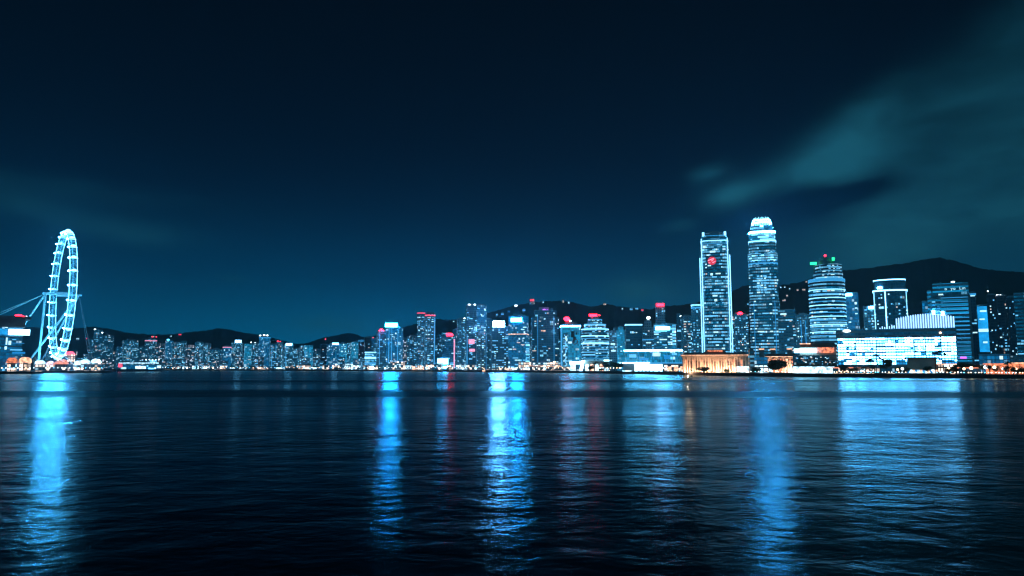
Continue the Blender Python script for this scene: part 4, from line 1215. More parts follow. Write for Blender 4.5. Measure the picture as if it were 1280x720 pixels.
# --- the quay around the wheel
c, yaw, wid, hh = place(-60, 34, 399, 960)
def zq(py): return P(10, py, 960).z - GROUND
root = thing('terminal_building', 'blue lit quayside terminal with a white lettered sign board under its flat roof', 'building', c, yaw)
b = MB(); b.box(-wid / 2, wid / 2 - 6, -16, 16, -.5, zq(409)); b.build('wall', F['blue'], root)
b = MB(); b.box(-wid / 2, wid / 2 + 2, -20, 18, zq(399), zq(395)); b.box(-wid / 2, wid / 2 - 4, -17.5, 16, zq(409), zq(399) + .02); b.build('roof', M['plant'], root)
def xq(px): return (px + 13) / 94 * wid
for (xa, xb, ya, yb, mm, nm) in [(8.5, 36, 411.5, 418.8, 'screen', 'sign_board'), (-20, 6.5, 411.2, 418.4, 'screen_blue', 'blue_panel')]:
    b = MB(); b.box(xq(xa), xq(xb), -18.4, -17.8, zq(yb), zq(ya)); sb_ = b.build(nm, M[mm], root)
lettering('S', 6.2, 'black', root, (xq(10.5), -18.45, zq(417.8)))
lettering("T' IMP", 4.4, 'black', root, (xq(18.5), -18.45, zq(417.0)))
lettering('CF', 3.4, 'pink', root, (xq(28.5), -18.45, zq(416.4)))
for (xa, xb, ya, yb, mm) in [(6, 8.2, 422, 431, 'win_white'), (9.5, 13, 426, 431, 'win_white'), (14, 19, 424, 425, 'win_cyan'), (14, 30, 428.5, 429.3, 'win_blue'), (5, 8, 433, 437, 'win_white'), (12, 28, 436.5, 438, 'win_cyan'),
                             (-12, -4, 424, 428, 'win_blue'), (-30, -14, 430, 433, 'win_blue'), (15, 32, 440, 442, 'win_blue')]:
    put('window', window_mesh((xb - xa) / 94 * wid, zq(ya) - zq(yb), mm), root, (xq((xa + xb) / 2), -16.02, (zq(ya) + zq(yb)) / 2))
b = MB(); b.box(-wid / 2, wid / 2 - 5, -17.2, -16.2, zq(421.5), zq(420.7)); b.box(-wid / 2, wid / 2 - 5, -17.2, -16.2, zq(433), zq(432.2)); b.build('floor_ledge', M['concrete'], root)
b = MB(); b.ball((xq(20), -19, zq(399) + .9 + 4), 4.2, 1.4, 1.5, 10, 5); b.build('roof_lamp', M['red'], root)
b = MB(); b.ball((xq(26), -19, zq(399) + 3.6), 3.4, 1.3, 1.3, 10, 5); b.build('roof_lamp', M['red_soft'], root)
b = MB(); b.ball((xq(30), -19, zq(399) + 3.8), 1.5, 1.0, 1.0, 8, 4); b.build('roof_lamp', M['lamp'], root)


def canopy(px0, px1, ytop, ybase, Y, label, m_, name='canopy', cat='canopy', depth=10, nposts=6, roof_m='white', dome=True, eave=None):
    """a tent roof on posts, lit from within"""
    c, yaw, wid, h = place(px0, px1, ytop, Y, ymid=(ytop + ybase) / 2)
    root = thing(name, label, cat, c, yaw)
    he = h * (eave or (.58 if dome else .66))
    b = MB()
    if dome:
        b.ball((0, 0, he), wid / 2, depth / 2, h - he, 16, 6, z_from=0)
    else:
        b.prism(rect(wid, depth), he, h * .85, scaled(rect(wid, depth), .92)); b.prism(scaled(rect(wid, depth), .92), h * .85, h, scaled(rect(wid, depth), .55))
    b.build('canopy_roof', M[m_], root)
    for k in range(nposts):
        x = -wid * .47 + wid * .94 * k / max(1, nposts - 1)
        pb = MB(); pb.tube((x, -depth * (.5 if not dome else .12), 0), (x, -depth * (.45 if not dome else .1), he + .3), .22, 6); pb.build('post', M['steel'], root)
    b = MB(); b.box(-wid * .42, wid * .42, depth * .1, depth * .3, 0, he); b.build('back_wall', F['shop'], root)
    return root


canopy(8, 22, 447, 458, 905, 'orange glowing tent nearest the left edge of the photo', 'orange', 'ridge_tent', 'tent', dome=False, eave=.62)
canopy(23, 40, 446.5, 458, 915, 'paler amber glowing tent beside the wheel legs', 'amber', 'ridge_tent', 'tent', dome=False, eave=.62)
canopy(43, 57, 450.5, 458, 990, 'small cyan lit kiosk between the orange tents and the wheel', 'tent', 'kiosk', 'kiosk', dome=False, nposts=4)
canopy(57, 69, 451, 459, 1068, 'pinkish orange arched stall left under the foot of the wheel', 'orange', 'arched_stall', 'stall')
canopy(68, 86, 449, 459, 1072, 'orange arched stall right under the foot of the wheel', 'orange', 'arched_stall', 'stall')
canopy(79, 95, 439.5, 449, 1130, 'white lit boarding deck with a red canopy at the foot of the wheel', 'red_soft', 'boarding_deck', 'pavilion', dome=False, eave=.84)
canopy(92, 101, 451, 459.5, 1090, 'small cyan lit tent left of the long white tents', 'tent', 'small_tent', 'tent', nposts=3)
canopy(100, 113, 449.5, 459, 1095, 'bright white lit long tent, left one of two', 'tent', 'long_tent', 'tent', dome=False)
canopy(113, 127, 448.8, 459, 1100, 'bright white lit long tent, right one of two', 'tent', 'long_tent', 'tent', dome=False)

# railing and lamps along the quay
def railing(pa, pb, label, step=2.4, z=GROUND):
    b = MB()
    a, c = Vector((*pa, z)), Vector((*pb, z))
    n = max(2, int((c - a).length / step))
    for k in range(n + 1):
        q = a.lerp(c, k / n); b.tube(q, q + Vector((0, 0, 1.15)), .05, 4)
    for hz in (1.1, .75, .4): b.tube(a + Vector((0, 0, hz)), c + Vector((0, 0, hz)), .035, 4)
    return tag(b.build('railing', M['steel']), label, 'railing')
railing((gx(-60, 881.5), 881.5), (gx(40, 881.5), 881.5), 'steel railing on the nearer block of the left quay')
railing((gx(57, 1032.5), 1032.5), (gx(131, 1051.5), 1051.5), 'steel railing on the quay edge under the wheel')

lpb = MB(); lpb.tube((0, 0, 0), (0, 0, 4.2), .10, 6, .07); LPOST = lpb.mesh('promenade_lamp', M['black'])
lpb = MB(); lpb.tube((0, 0, 0), (0, 0, 1.3), .09, 6); BPOST = lpb.mesh('bollard_lamp', M['black'])
HEAD, BHEAD = {}, {}
for k in ('lamp', 'lamp_warm', 'lamp_blue'):
    lpb = MB(); lpb.ball((0, 0, 4.5), .62, .62, .5, 8, 5); HEAD[k] = lpb.mesh('lamp_head', M[k])
    lpb = MB(); lpb.ball((0, 0, 1.5), .40, .40, .34, 8, 5); BHEAD[k] = lpb.mesh('lamp_head', M[k])
def lamp(px, Y, k, label, group, low=False):
    o = put('bollard_lamp' if low else 'promenade_lamp', BPOST if low else LPOST, None, (gx(px, Y), Y, GROUND))
    put('lamp_head', (BHEAD if low else HEAD)[k], o)
    return tag(o, label, 'lamp', group)
rng = random.Random(12)
for k in range(26):
    px = 2 + k * 5.0
    lamp(px, (884 if px < 40 else 1036 + (px - 56) * .25) + rng.uniform(0, 3), rng.choice(['lamp', 'lamp', 'lamp_warm', 'lamp_blue']), 'small bright lamp on a post along the edge of the wheel quay', 'lamps on the wheel quay')
for k in range(96):          # the long far shore between the ferry and the bright centre
    px = 203 + k * 4.2 + rng.uniform(-1.6, 1.6)
    lamp(px, yshore(px) + rng.uniform(4, 24), rng.choice(['lamp', 'lamp', 'lamp_warm', 'lamp_blue']), 'small lamp on a post along the distant left shore', 'lamps on the distant shore')
for k in range(74):
    px = 606 + k * 3.1 + rng.uniform(-1.2, 1.2)
    lamp(px, yshore(px) + rng.uniform(3, 16), rng.choice(['lamp', 'lamp_warm']), 'small lamp on a post along the busy central waterfront', 'lamps on the central waterfront', low=rng.random() < .4)
for k in range(104):
    px = 836 + k * 4.3 + rng.uniform(-.8, .8)
    lamp(px, yshore(px) + rng.uniform(2, 4), rng.choice(['lamp', 'lamp', 'lamp_warm', 'lamp_warm', 'lamp_blue']), 'low lamp along the promenade edge on the right', 'lamps on the right promenade', low=True)
for xa, xb, lb in [(604, 780, 'steel railing along the central waterfront'), (780, 1000, 'steel railing along the promenade before the colonnade'), (1000, 1280, 'steel railing along the promenade before the bright white hall')]:
    m_ = [(gx(x, yshore(x) + 1.2), yshore(x) + 1.2) for x in (xa, xb)]
    railing(m_[0], m_[1], lb)

# --- the ferry at the left
YF = 1330
c, yaw, wid, hh = place(147, 205, 453, YF, ymid=458)
root = thing('ferry', 'long white lit ferry with a red stern moored on the left', 'ferry', (c.x, c.y, 0), yaw)
def xf(px): return (px - 176) / 58 * wid
def zf(py): return P(176, py, YF).z
def hull(x0, x1, z0, z1, d, rake):
    return [[(x0 + rake * .5, -d / 2), (x1 - rake, -d / 2), (x1, 0), (x1 - rake, d / 2), (x0 + rake * .5, d / 2), (x0, 0)], z0, z1]
b = MB(); q = hull(-wid / 2, wid / 2 - 4, -.6, zf(461.3), 13, 9); b.prism(*q); b.build('hull', M['black'], root)
b = MB(); b.box(-wid * .44, wid * .36, -5.6, 5.6, zf(461.3), zf(456)); b.build('lower_deck', F['blue'], root)
b = MB(); b.box(-wid * .47, wid * .40, -6.3, 6.3, zf(456.2), zf(455.5)); b.build('upper_deck', M['white'], root)
for k in range(16):
    x = -wid * .46 + wid * .86 * k / 15
    pb = MB(); pb.tube((x, -5.9, zf(455.5)), (x, -5.9, zf(454.0)), .15, 5); pb.build('stanchion', M['white'], root)
b = MB(); b.box(-wid * .48, wid * .38, -6.6, 6.6, zf(454.2), zf(453.4)); b.build('roof', M['tent'], root)
b = MB(); b.box(wid * .18, wid * .34, -4, 4, zf(453.4) + .02, zf(450.5)); b.build('wheelhouse', F['bright'], root)
for k in range(5):
    b = MB(); b.ball((wid * (.1 + .07 * k), -3, zf(449.6)), 1.0, .8, .8, 8, 4); b.build('deck_lamp', M['lamp'], root)
for xa, xb, ya, yb, mm in [(169, 182, 457.6, 461, 'tent'), (152, 157, 459, 461.5, 'win_white'), (185, 192, 460, 461.4, 'lamp_blue'), (196, 201, 457, 460, 'tent')]:
    b = MB(); b.box(xf(xa), xf(xb), -6.0, -5.62, zf(yb), zf(ya)); b.build('window', M[mm], root)
b = MB(); b.box(-wid * .485, -wid * .40, -6.0, 6.0, zf(459), zf(454.6)); b.build('stern_panel', M['red_soft'], root)

# a small boat in the middle
YB = 1150
c, yaw, wid, hh = place(601.5, 610, 459, YB, ymid=463)
root = thing('small_boat', 'small boat with a bright orange white cabin before the central waterfront', 'boat', (c.x, c.y, 0), yaw)
b = MB(); b.prism([(-wid / 2 + 1, -1.8), (wid / 2 - 3, -1.8), (wid / 2, 0), (wid / 2 - 3, 1.8), (-wid / 2 + 1, 1.8)], -.4, 1.3, [(-wid / 2, -2.1), (wid / 2 - 2.4, -2.1), (wid / 2 + .8, 0), (wid / 2 - 2.4, 2.1), (-wid / 2, 2.1)]); b.build('hull', M['black'], root)
b = MB(); b.box(-wid * .34, wid * .1, -1.5, 1.5, 1.3, 3.6); b.box(-wid * .38, wid * .15, -1.7, 1.7, 3.6, 3.8); b.build('cabin', M['amber'], root)
b = MB(); b.tube((-wid * .1, 0, 3.8), (-wid * .1, 0, 6.6), .12, 5); b.build('mast', M['steel'], root)
b = MB(); b.ball((-wid * .1, 0, 6.3), .55, .55, .5, 8, 4); b.build('mast_lamp', M['lamp_warm'], root)

# ================================================================== WATERFRONT
def low(px0, px1, ytop, Y, label, style='shop', name='waterfront_building', cat='building', depth=16, roofm='plant', over=.6, off=0, ymid=None, group=None, fascia=None, base=0):
    c, yaw, wid, h = place(px0, px1, ytop, Y, ymid=ymid or (ytop + 462) / 2)
    root = thing(name, label, cat, c, yaw + R(off), group)
    b = MB(); b.box(-wid / 2, wid / 2, -depth / 2, depth / 2, -.4, h - .7); b.build('wall', F[style] if style in F else M[style], root)
    b = MB(); b.box(-wid / 2 - over, wid / 2 + over, -depth / 2 - over, depth / 2 + over, h - .7 + .003, h); b.build('roof', M[roofm], root)
    if fascia:
        b = MB(); b.box(-wid / 2 - over, wid / 2 + over, -depth / 2 - over - .3, -depth / 2 - over - .01, h - .9, h - .1); b.build('light_band', M[fascia], root)
    return root, wid, h

# low lit shop rows along the far shore
rng = random.Random(77)
k = 0
for px in [206, 217, 228, 240, 252, 263, 275, 287, 299, 311, 322, 333, 345, 357, 368, 379, 391, 403, 415, 428, 441, 454, 467, 480, 493, 506, 519, 532, 545, 558, 571, 584]:
    wpx = rng.uniform(8, 11.5)
    warm = rng.random()
    low(px, px + wpx, rng.uniform(456.5, 459.5) - (2.5 if px > 360 else 0), yshore(px) + rng.uniform(26, 40), 'small low quayside hall with lit openings along the distant left shore', 'shop' if warm < .55 else 'shop_cool',
        group='low halls on the distant shore', depth=10)
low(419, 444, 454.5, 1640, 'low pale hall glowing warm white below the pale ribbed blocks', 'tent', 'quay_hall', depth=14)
low(488, 506, 451.5, 1480, 'low stepped hall of orange and white windows under the sign topped blue tower', 'shop', 'quay_hall', fascia='strip_dim')
low(512, 530, 457.5, 1430, 'low hall with orange glowing front under the twin slabs', 'amber', 'quay_hall', depth=10)
low(570, 596, 456, 1340, 'low cyan and orange lit hall left of the small boat', 'shop_cool', 'quay_hall')
low(586, 592, 457, 1325, 'small orange cube pavilion left of the small boat', 'amber', 'quay_pavilion', 'pavilion', depth=6)
for i, (xa, xb, yt, st, lb) in enumerate([(624, 640, 460, 'shop', 'low row of warm shopfronts right of the small boat'), (640, 662, 459, 'shop_cool', 'row of white lit shopfronts under the two glowing roof signs'),
                                       (648, 664, 452.5, 'shop', 'two storey cluster of warm white lit terraces left of the dark green tower'), (662, 682, 457, 'shop', 'row of amber shopfronts under the dark green tower'),
                                       (666, 686, 453, 'shop_cool', 'upper terrace of small white lights under the dark green tower'), (683, 702, 457.5, 'shop', 'row of warm shopfronts at the right foot of the dark green tower'),
                                       (684, 700, 452.8, 'shop', 'upper terrace of pink and white lights left of the white portal'), (700, 712, 458, 'shop', 'short row of warm shopfronts left of the white portal')]):
    low(xa, xb, yt, yshore(xa) + (34 if yt > 456 else 70), lb, st, depth=12, fascia='amber' if i in (3, 5) else None)
c = P(693, 453.5, 1180)
o = thing('flood_lamp_mast', 'mast with one large warm lamp above the shops right of centre', 'lamp', (c.x, c.y, GROUND))
b = MB(); b.tube((0, 0, 0), (0, 0, c.z - GROUND), .25, 6); b.build('mast', M['steel'], o)
b = MB(); b.ball((0, -.4, c.z - GROUND), 2.6, 1.2, 2.4, 10, 5); b.build('lamp_head', M['lamp_warm'], o)

# white portal
YP = 1060
c, yaw, wid, h = place(712, 731, 452, YP, ymid=458)
root = thing('white_portal', 'white lit portal building with a flaring right wing beside the arched hall', 'building', c, yaw)
def xp(px): return (px - 721.5) / 19 * wid
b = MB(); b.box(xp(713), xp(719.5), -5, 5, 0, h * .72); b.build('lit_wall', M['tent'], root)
b = MB(); b.box(xp(712), xp(727), -6, 6, h * .72, h); b.build('lintel', M['screen'], root)
b = MB(); b.prism([(xp(724), -5), (xp(728), -5), (xp(728), 4), (xp(724), 4)], 0, h * 1.12, [(xp(727), -5), (xp(731), -5), (xp(731), 4), (xp(727), 4)]); b.build('flared_wing', M['screen'], root)
b = MB(); b.box(xp(719.5), xp(724.5), 0, 4, 0, h * .72); b.build('recess', M['darkglass'], root)
# arched hall
c, yaw, wid, h = place(731, 761, 450.5, YP, ymid=458)
root = thing('arched_hall', 'pale lit hall with tall arches at the foot of the round banded tower', 'building', c, yaw)
b = MB(); b.box(-wid / 2, wid / 2, 0, 10, 0, h * .9); b.build('wall', M['stone'], root)
b = MB(); b.box(-wid / 2 - 1, wid / 2 + 1, -2.5, 11, h * .9, h); b.build('roof', M['white'], root)
for k in range(5):
    x = -wid * .4 + wid * .8 * k / 4
    b = MB()
    r = wid * .075
    n = 10
    arc = [(x - r, 0), (x + r, 0)] + [(x + r * math.cos(math.pi * q / n), h * .5 + r * math.sin(math.pi * q / n)) for q in range(n + 1)]
    b.face([(px_, -.25, pz) for px_, pz in arc]); b.build('arch_window', M['amber' if k % 2 else 'tent'], root)
b = MB(); b.box(wid * .30, wid * .52, -3.2, -2.6, h * .93, h * 1.06); b.build('light_band', M['screen'], root)

# low curved glass hall
YL = 880
c, yaw, wid, h = place(779, 855, 436.5, YL, ymid=448)
root = thing('curved_glass_hall', 'low curved blue glass hall under a thin white lit roof edge', 'building', c, yaw)
def zl(py): return P(817, py, YL).z - GROUND
def xl(px): return (px - 817) / 76 * wid
b = MB()
fp = [(xl(781), -5), (xl(800), -9), (xl(830), -10), (xl(848), -7), (xl(853), 0), (xl(853), 16), (xl(781), 16)]
b.prism(fp, zl(453), zl(439)); b.build('glass_wall', F['cyan'], root)
fb = scaled(fp, 1.02)
b = MB(); b.prism(fb, zl(438.8), zl(437.6), bottom=True); b.build('roof_edge', M['sign_white'], root)
b = MB(); b.prism(scaled(fp, .99), zl(437.6), zl(436.5)); b.build('roof', M['plant'], root)
b = MB(); b.prism(scaled(fp, 1.04), zl(454.4), zl(453), bottom=True); b.build('deck', M['strip_dim'], root)
b = MB(); b.box(xl(778), xl(812), -11.5, -10.6, zl(454.4), zl(452.8)); b.build('light_band', M['screen'], root)
for k in range(16):
    x = xl(783 + 4.4 * k); y = -5.3 if k < 3 else (-9.5 if k < 7 else -10.2)
    if k in (14, 15): y = -7.5
    b = MB(); b.tube((x, y, zl(453)), (x + (2 if k % 2 else -2), y, zl(439)), .28, 5); b.build('mullion', M['win_blue' if k % 3 else 'white'], root)
for xa, xb, ya, yb, mm in [(816, 826, 441, 445.5, 'win_white'), (787, 796, 443, 447, 'win_cyan'), (800, 811, 447.5, 450, 'win_blue'), (830, 838, 444, 449, 'win_blue'), (840, 846, 441.5, 444, 'win_cyan')]:
    put('window', window_mesh((xb - xa) / 76 * wid, zl(ya) - zl(yb), mm), root, (xl((xa + xb) / 2), -10.2, (zl(ya) + zl(yb)) / 2))
b = MB(); b.box(xl(779), xl(870), -6, 14, -.5, zl(454.6)); b.build('base', M['concrete'], root)
b = MB(); b.box(xl(793.5), xl(828), -6.6, -6.05, .6, zl(455.4)); b.build('lit_wall', M['screen'], root)
b = MB(); b.box(xl(778), xl(790), -6.6, -6.05, .4, zl(463)); b.build('lit_wall', M['tent'], root)
b = MB(); b.box(xl(830), xl(868), -6.6, -6.05, .6, zl(456.5)); b.build('shop_wall', F['shop'], root)
for k, px in enumerate([834, 842, 850, 858]):
    b = MB(); b.box(xl(px), xl(px + 5), -6.9, -6.62, 1, zl(458)); b.build('shop_window', M['amber'], root)

# long colonnade
YC = 740
c, yaw, wid, h = place(852, 937, 441, YC, ymid=455)
root = thing('colonnade_hall', 'long low warm lit hall fronted by a row of columns under a brown roof', 'building', c, yaw)
def zc_(py): return P(895, py, YC).z - GROUND
def xc_(px): return (px - 894.5) / 85 * wid
b = MB(); b.box(xc_(853), xc_(936), 1.5, 16, -.4, zc_(446)); b.build('wall', M['stone'], root)
b = MB(); b.box(xc_(852), xc_(937), -4, 17, zc_(446.2), zc_(444.2)); b.build('entablature', M['stone'], root)
b = MB(); b.prism([(xc_(850.5), -5), (xc_(938), -5), (xc_(938), 18), (xc_(850.5), 18)], zc_(444.2), zc_(440.5), [(xc_(858), 1), (xc_(931), 1), (xc_(931), 12), (xc_(858), 12)], bottom=True)
b.prism([(xc_(880), 1), (xc_(909), 1), (xc_(909), 11), (xc_(880), 11)], zc_(440.6), zc_(437.0), [(xc_(885), 3), (xc_(905), 3), (xc_(905), 9), (xc_(885), 9)]); b.build('roof', M['roofbrown'], root)
b = MB(); b.box(xc_(885.5), xc_(904), .2, .8, zc_(439.6), zc_(437.6)); b.build('lantern_light', M['orange'], root)
b = MB(); b.box(xc_(851), xc_(937), -5.4, -5.05, zc_(444.3), zc_(443.6)); b.build('light_band', M['amber'], root)
nC = 24
for k in range(nC):
    x = xc_(856) + (xc_(932) - xc_(856)) * k / (nC - 1)
    b = MB(); b.box(x - .85, x + .85, -3.6, -1.9, 0, .6); b.tube((x, -2.75, .6), (x, -2.75, zc_(447.2)), .62, 10, .52); b.box(x - .8, x + .8, -3.55, -1.95, zc_(447.2), zc_(446.2) - .003)
    b.build('column', M['stone'], root)
for k in range(nC - 1):
    x = xc_(856) + (xc_(932) - xc_(856)) * (k + .5) / (nC - 1)
    b = MB(); b.box(x - 1.0, x + 1.0, 1.2, 1.46, .6, zc_(449.5 + (k % 3) * 1.2)); b.build('opening_panel', M['roofbrown' if (k * 7) % 3 else 'orange'], root)  # brown panels paint the dark gaps between columns, orange ones glow
for k in range(8):
    x = xc_(860) + (xc_(930) - xc_(860)) * k / 7
    li = bpy.data.lights.new('wall_washer', 'POINT'); li.energy = 15000; li.color = (1.0, .56, .34); li.shadow_soft_size = .3
    lo = bpy.data.objects.new('wall_washer', li); COL.objects.link(lo); lo.parent = root; lo.location = (x, -7, 1.2)
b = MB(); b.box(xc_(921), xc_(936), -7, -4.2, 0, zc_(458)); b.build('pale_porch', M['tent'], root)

# blue lift tower and its neighbour
c, yaw, wid, h = place(935.5, 943, 434.5, 720, ymid=448)
root = thing('lift_tower', 'short blue grey domed tower between the two colonnades', 'tower', c, yaw)
b = MB(); b.prism(plan_poly('oct', wid, wid), -.4, h * .86); b.ball((0, 0, h * .86), wid * .46, wid * .46, h * .14, 14, 5, z_from=0); b.build('wall', F['office_dim'], root)
b = MB(); b.prism(scaled(plan_poly('oct', wid, wid), 1.05), h * .84, h * .87); b.build('cornice', M['concrete'], root)
low(942, 960, 446, 735, 'blue grey flat pavilion right of the domed lift tower', 'blue', 'flat_pavilion', 'pavilion', depth=12)
low(943, 966, 456, 700, 'row of dim pale shop windows below the blue grey pavilion', 'shop_cool', depth=8)
# right wing
YR_ = 745
c, yaw, wid, h = place(956, 995, 443, YR_, ymid=452)
root = thing('colonnade_wing', 'shorter warm lit colonnade behind the round dark tree', 'building', c, yaw)
def zr(py): return P(975, py, YR_).z - GROUND
b = MB(); b.box(-wid / 2, wid / 2, 0, 14, -.4, zr(446)); b.build('wall', M['stone'], root)
b = MB(); b.prism([(-wid / 2 - 1, -5), (wid / 2 + 1, -5), (wid / 2 + 1, 15), (-wid / 2 - 1, 15)], zr(446), zr(442), [(-wid / 2 + 3, 0), (wid / 2 - 1, 0), (wid / 2 - 1, 12), (-wid / 2 + 3, 12)], bottom=True); b.build('roof', M['roofbrown'], root)
b = MB(); b.box(-wid / 2, wid / 2, -5.3, -5.02, zr(446.3), zr(445.5)); b.build('light_band', M['amber'], root)
for k in range(10):
    x = -wid * .47 + wid * .94 * k / 9
    b = MB(); b.box(x - .7, x + .7, -4.4, -3.0, 0, .5); b.tube((x, -3.7, .5), (x, -3.7, zr(446) - .003), .55, 8, .48); b.build('column', M['stone'], root)
for k in range(9):
    x = -wid * .47 + wid * .94 * (k + .5) / 9
    b = MB(); b.box(x - 1, x + 1, -.3, -.04, .6, zr(448.5 + k % 2)); b.build('opening_panel', M['orange' if k % 3 else 'amber'], root)
for x in (-.3, .3):
    li = bpy.data.lights.new('wall_washer', 'POINT'); li.energy = 15000; li.color = (1.0, .56, .34); li.shadow_soft_size = .3
    lo = bpy.data.objects.new('wall_washer', li); COL.objects.link(lo); lo.parent = root; lo.location = (wid * x, -7, 2.0)
for i, (px, py) in enumerate([(952, 435.8), (966, 436), (987, 435.5)]):
    c, yaw, wid, h = place(px - 3, px + 3, py, 800, ymid=440)
    o = thing('roof_pavilion', ['rooftop pavilion with a lit top just right of the domed lift tower', 'rooftop pavilion with a warm lit top above the round dark tree', 'rooftop pavilion with a warm lit top left of the white screen'][i], 'pavilion', c, yaw)
    b = MB(); b.box(-wid / 2, wid / 2, -4, 4, 0, h - 1.2); b.build('wall', M['concrete'], o)
    b = MB(); b.box(-wid / 2 - .3, wid / 2 + .3, -4.3, 4.3, h - 1.2, h); b.build('lit_roof', M['amber'], o)

# podium with the white screen
YS = 690
c, yaw, wid, h = place(990, 1046, 431, YS, ymid=446)
root = thing('screen_podium', 'terraced podium with a blank white screen and an orange lit upper hall', 'building', c, yaw)
def zs(py): return P(1018, py, YS).z - GROUND
def xs(px): return (px - 1018) / 56 * wid
b = MB(); b.box(xs(991), xs(1046), -2, 18, -.4, zs(444)); b.build('wall', F['dark'], root)
b = MB(); b.box(xs(1000), xs(1046), 1, 17, zs(444), zs(434)); b.build('upper_hall', M['stone'], root)
b = MB(); b.prism([(xs(999), -1), (xs(1047), -1), (xs(1047), 18), (xs(999), 18)], zs(434), zs(428.8), [(xs(1003), 3), (xs(1044), 3), (xs(1044), 15), (xs(1003), 15)], bottom=True); b.build('roof', M['roofbrown'], root)
b = MB(); b.box(xs(1000.5), xs(1014), -1.6, -1.1, zs(430.3), zs(428.9)); b.build('light_band', M['amber'], root)
b = MB(); b.box(xs(993), xs(1021), -2.8, -2.1, zs(441), zs(435.8)); b.build('screen', M['screen'], root)
b = MB(); b.box(xs(1021.5), xs(1043), -.2, .9, zs(441), zs(434.5)); b.build('lit_hall_wall', M['orange'], root)
b = MB(); b.box(xs(1036), xs(1046), -2.6, -2.05, zs(451), zs(444)); b.build('warm_wall', M['stone'], root)
for k, py in enumerate([444.5, 449, 453.5]):
    b = MB(); b.box(xs(989), xs(1046), -5 - k * 2, -2.1, zs(py + 1), zs(py)); b.build('terrace_deck', M['concrete'], root)
rg = random.Random(91)
for k in range(44):
    b_ = rg.choice(['win_white', 'win_warm', 'win_cyan'])
    put('window', window_mesh(rg.choice([.8, 1.2, 1.6]), rg.choice([.7, 1.0]), b_), root, (xs(rg.uniform(993, 1044)), -2.12, zs(rg.uniform(446, 457))))
low(991, 1043, 457.3, 640, 'long low white lit gallery below the white screen', 'tent', 'low_gallery', depth=6, roofm='concrete')
low(1041, 1086, 459, 628, 'low orange lit arcade below the left end of the bright white hall', 'shop', 'low_arcade', depth=6, fascia='orange')

# the bright white hall with its fin roof
YH = 690
c, yaw, wid, h = place(1047, 1195.5, 414, YH, ymid=436)
root = thing('bright_glass_hall', 'very bright white glass hall with a dark roof band and striped fan roof', 'building', c, yaw)
def zh(py): return P(1121, py, YH).z - GROUND
def xh(px): return (px - 1121.2) / 148.5 * wid
b = MB(); b.box(xh(1047.5), xh(1195), -8, 24, -.4, zh(421.3)); b.build('wall', M['concrete'], root)
b = MB(); b.box(xh(1046.5), xh(1196), -9.5, 25, zh(421.3), zh(411.5)); b.build('roof_band', F['office_dim'], root)
# rows and columns of lit glass panels
colsx = [1047.8, 1072, 1098, 1122, 1145, 1158.5, 1177, 1195]
rowsy = [456.5, 450.2, 444.5, 439.6, 434.4, 429.4, 422.4]
for i in range(len(colsx) - 1):
    for j in range(len(rowsy) - 1):
        if j == 0 and False: continue
        b = MB(); b.box(xh(colsx[i] + .25), xh(colsx[i + 1] - .25), -8.5, -8.02, zh(rowsy[j] - .45), zh(rowsy[j + 1] + .3)); b.build('glass_panel', F['hall'], root)
for i, x in enumerate(colsx):
    b = MB(); b.box(xh(x) - .38, xh(x) + .38, -9.3, -8.55, 0, zh(421.3) - .003); b.build('mullion', M['plant'], root)
rg = random.Random(17)
for j, y in enumerate(rowsy[1:-1]):
    b = MB(); b.box(xh(1047.6), xh(1195), -9.0, -8.53, zh(y + .45), zh(y - .05)); b.build('floor_beam', M['plant'], root)
for k in range(100):        # furniture and people behind the glass read as short dark bars
    x = rg.uniform(1050, 1190); y = rg.choice(rowsy[1:-1]) - rg.uniform(.5, 1.6)
    wpx = rg.uniform(.8, 3.4)
    b = MB(); b.box(xh(x), xh(x + wpx), -8.72, -8.53, zh(y + .2), zh(y - .45)); b.build('blind', M['win_blue' if rg.random() < .3 else 'plant'], root)
lettering('C ERAEVO  SMMTL C  ETT  FSHIMNE  HMBIO', 3.6, 'plant', root, (xh(1132), -8.62, zh(427.6)), spacing=1.12)
# the fan roof: upright glowing fins whose tops follow a low arch
for k in range(31):
    px = 1103 + k * 3.02
    t = (px - 1163) / 58
    if px < 1124: yt = 409.5 - (px - 1103) / 21 * 3.0 - (1.2 if k % 2 else 0); 
    else: yt = 393.5 + 11 * t * t if px < 1163 else 393.5 + 4.5 * ((px - 1163) / 32) ** 2
    b = MB(); b.box(xh(px), xh(px + 1.25), -3, -1, zh(411.5) + .01, zh(yt)); b.build('roof_fin', M['fin'], root)
b = MB()
n = 24
for k in range(n):
    pa, pb = 1124 + 71 * k / n, 1124 + 71 * (k + 1) / n
    def yt_(px): return (393.5 + 11 * ((px - 1163) / 58) ** 2 if px < 1163 else 393.5 + 4.5 * ((px - 1163) / 32) ** 2) + .8
    b.prism([(xh(pa), -.6), (xh(pb), -.6), (xh(pb), 16), (xh(pa), 16)], zh(411.5), zh(yt_((pa + pb) / 2)))
b.build('arched_roof', M['plant'], root)
b = MB(); b.ball((xh(1061), -9.8, zh(413)), 3.6, 1.2, 1.3, 8, 4); b.build('roof_lamp', M['lamp'], root)
b = MB(); b.ball((xh(1177), -9.8, zh(417.5)), 1.0, .6, .8, 8, 4); b.build('roof_lamp', M['lamp_warm'], root)

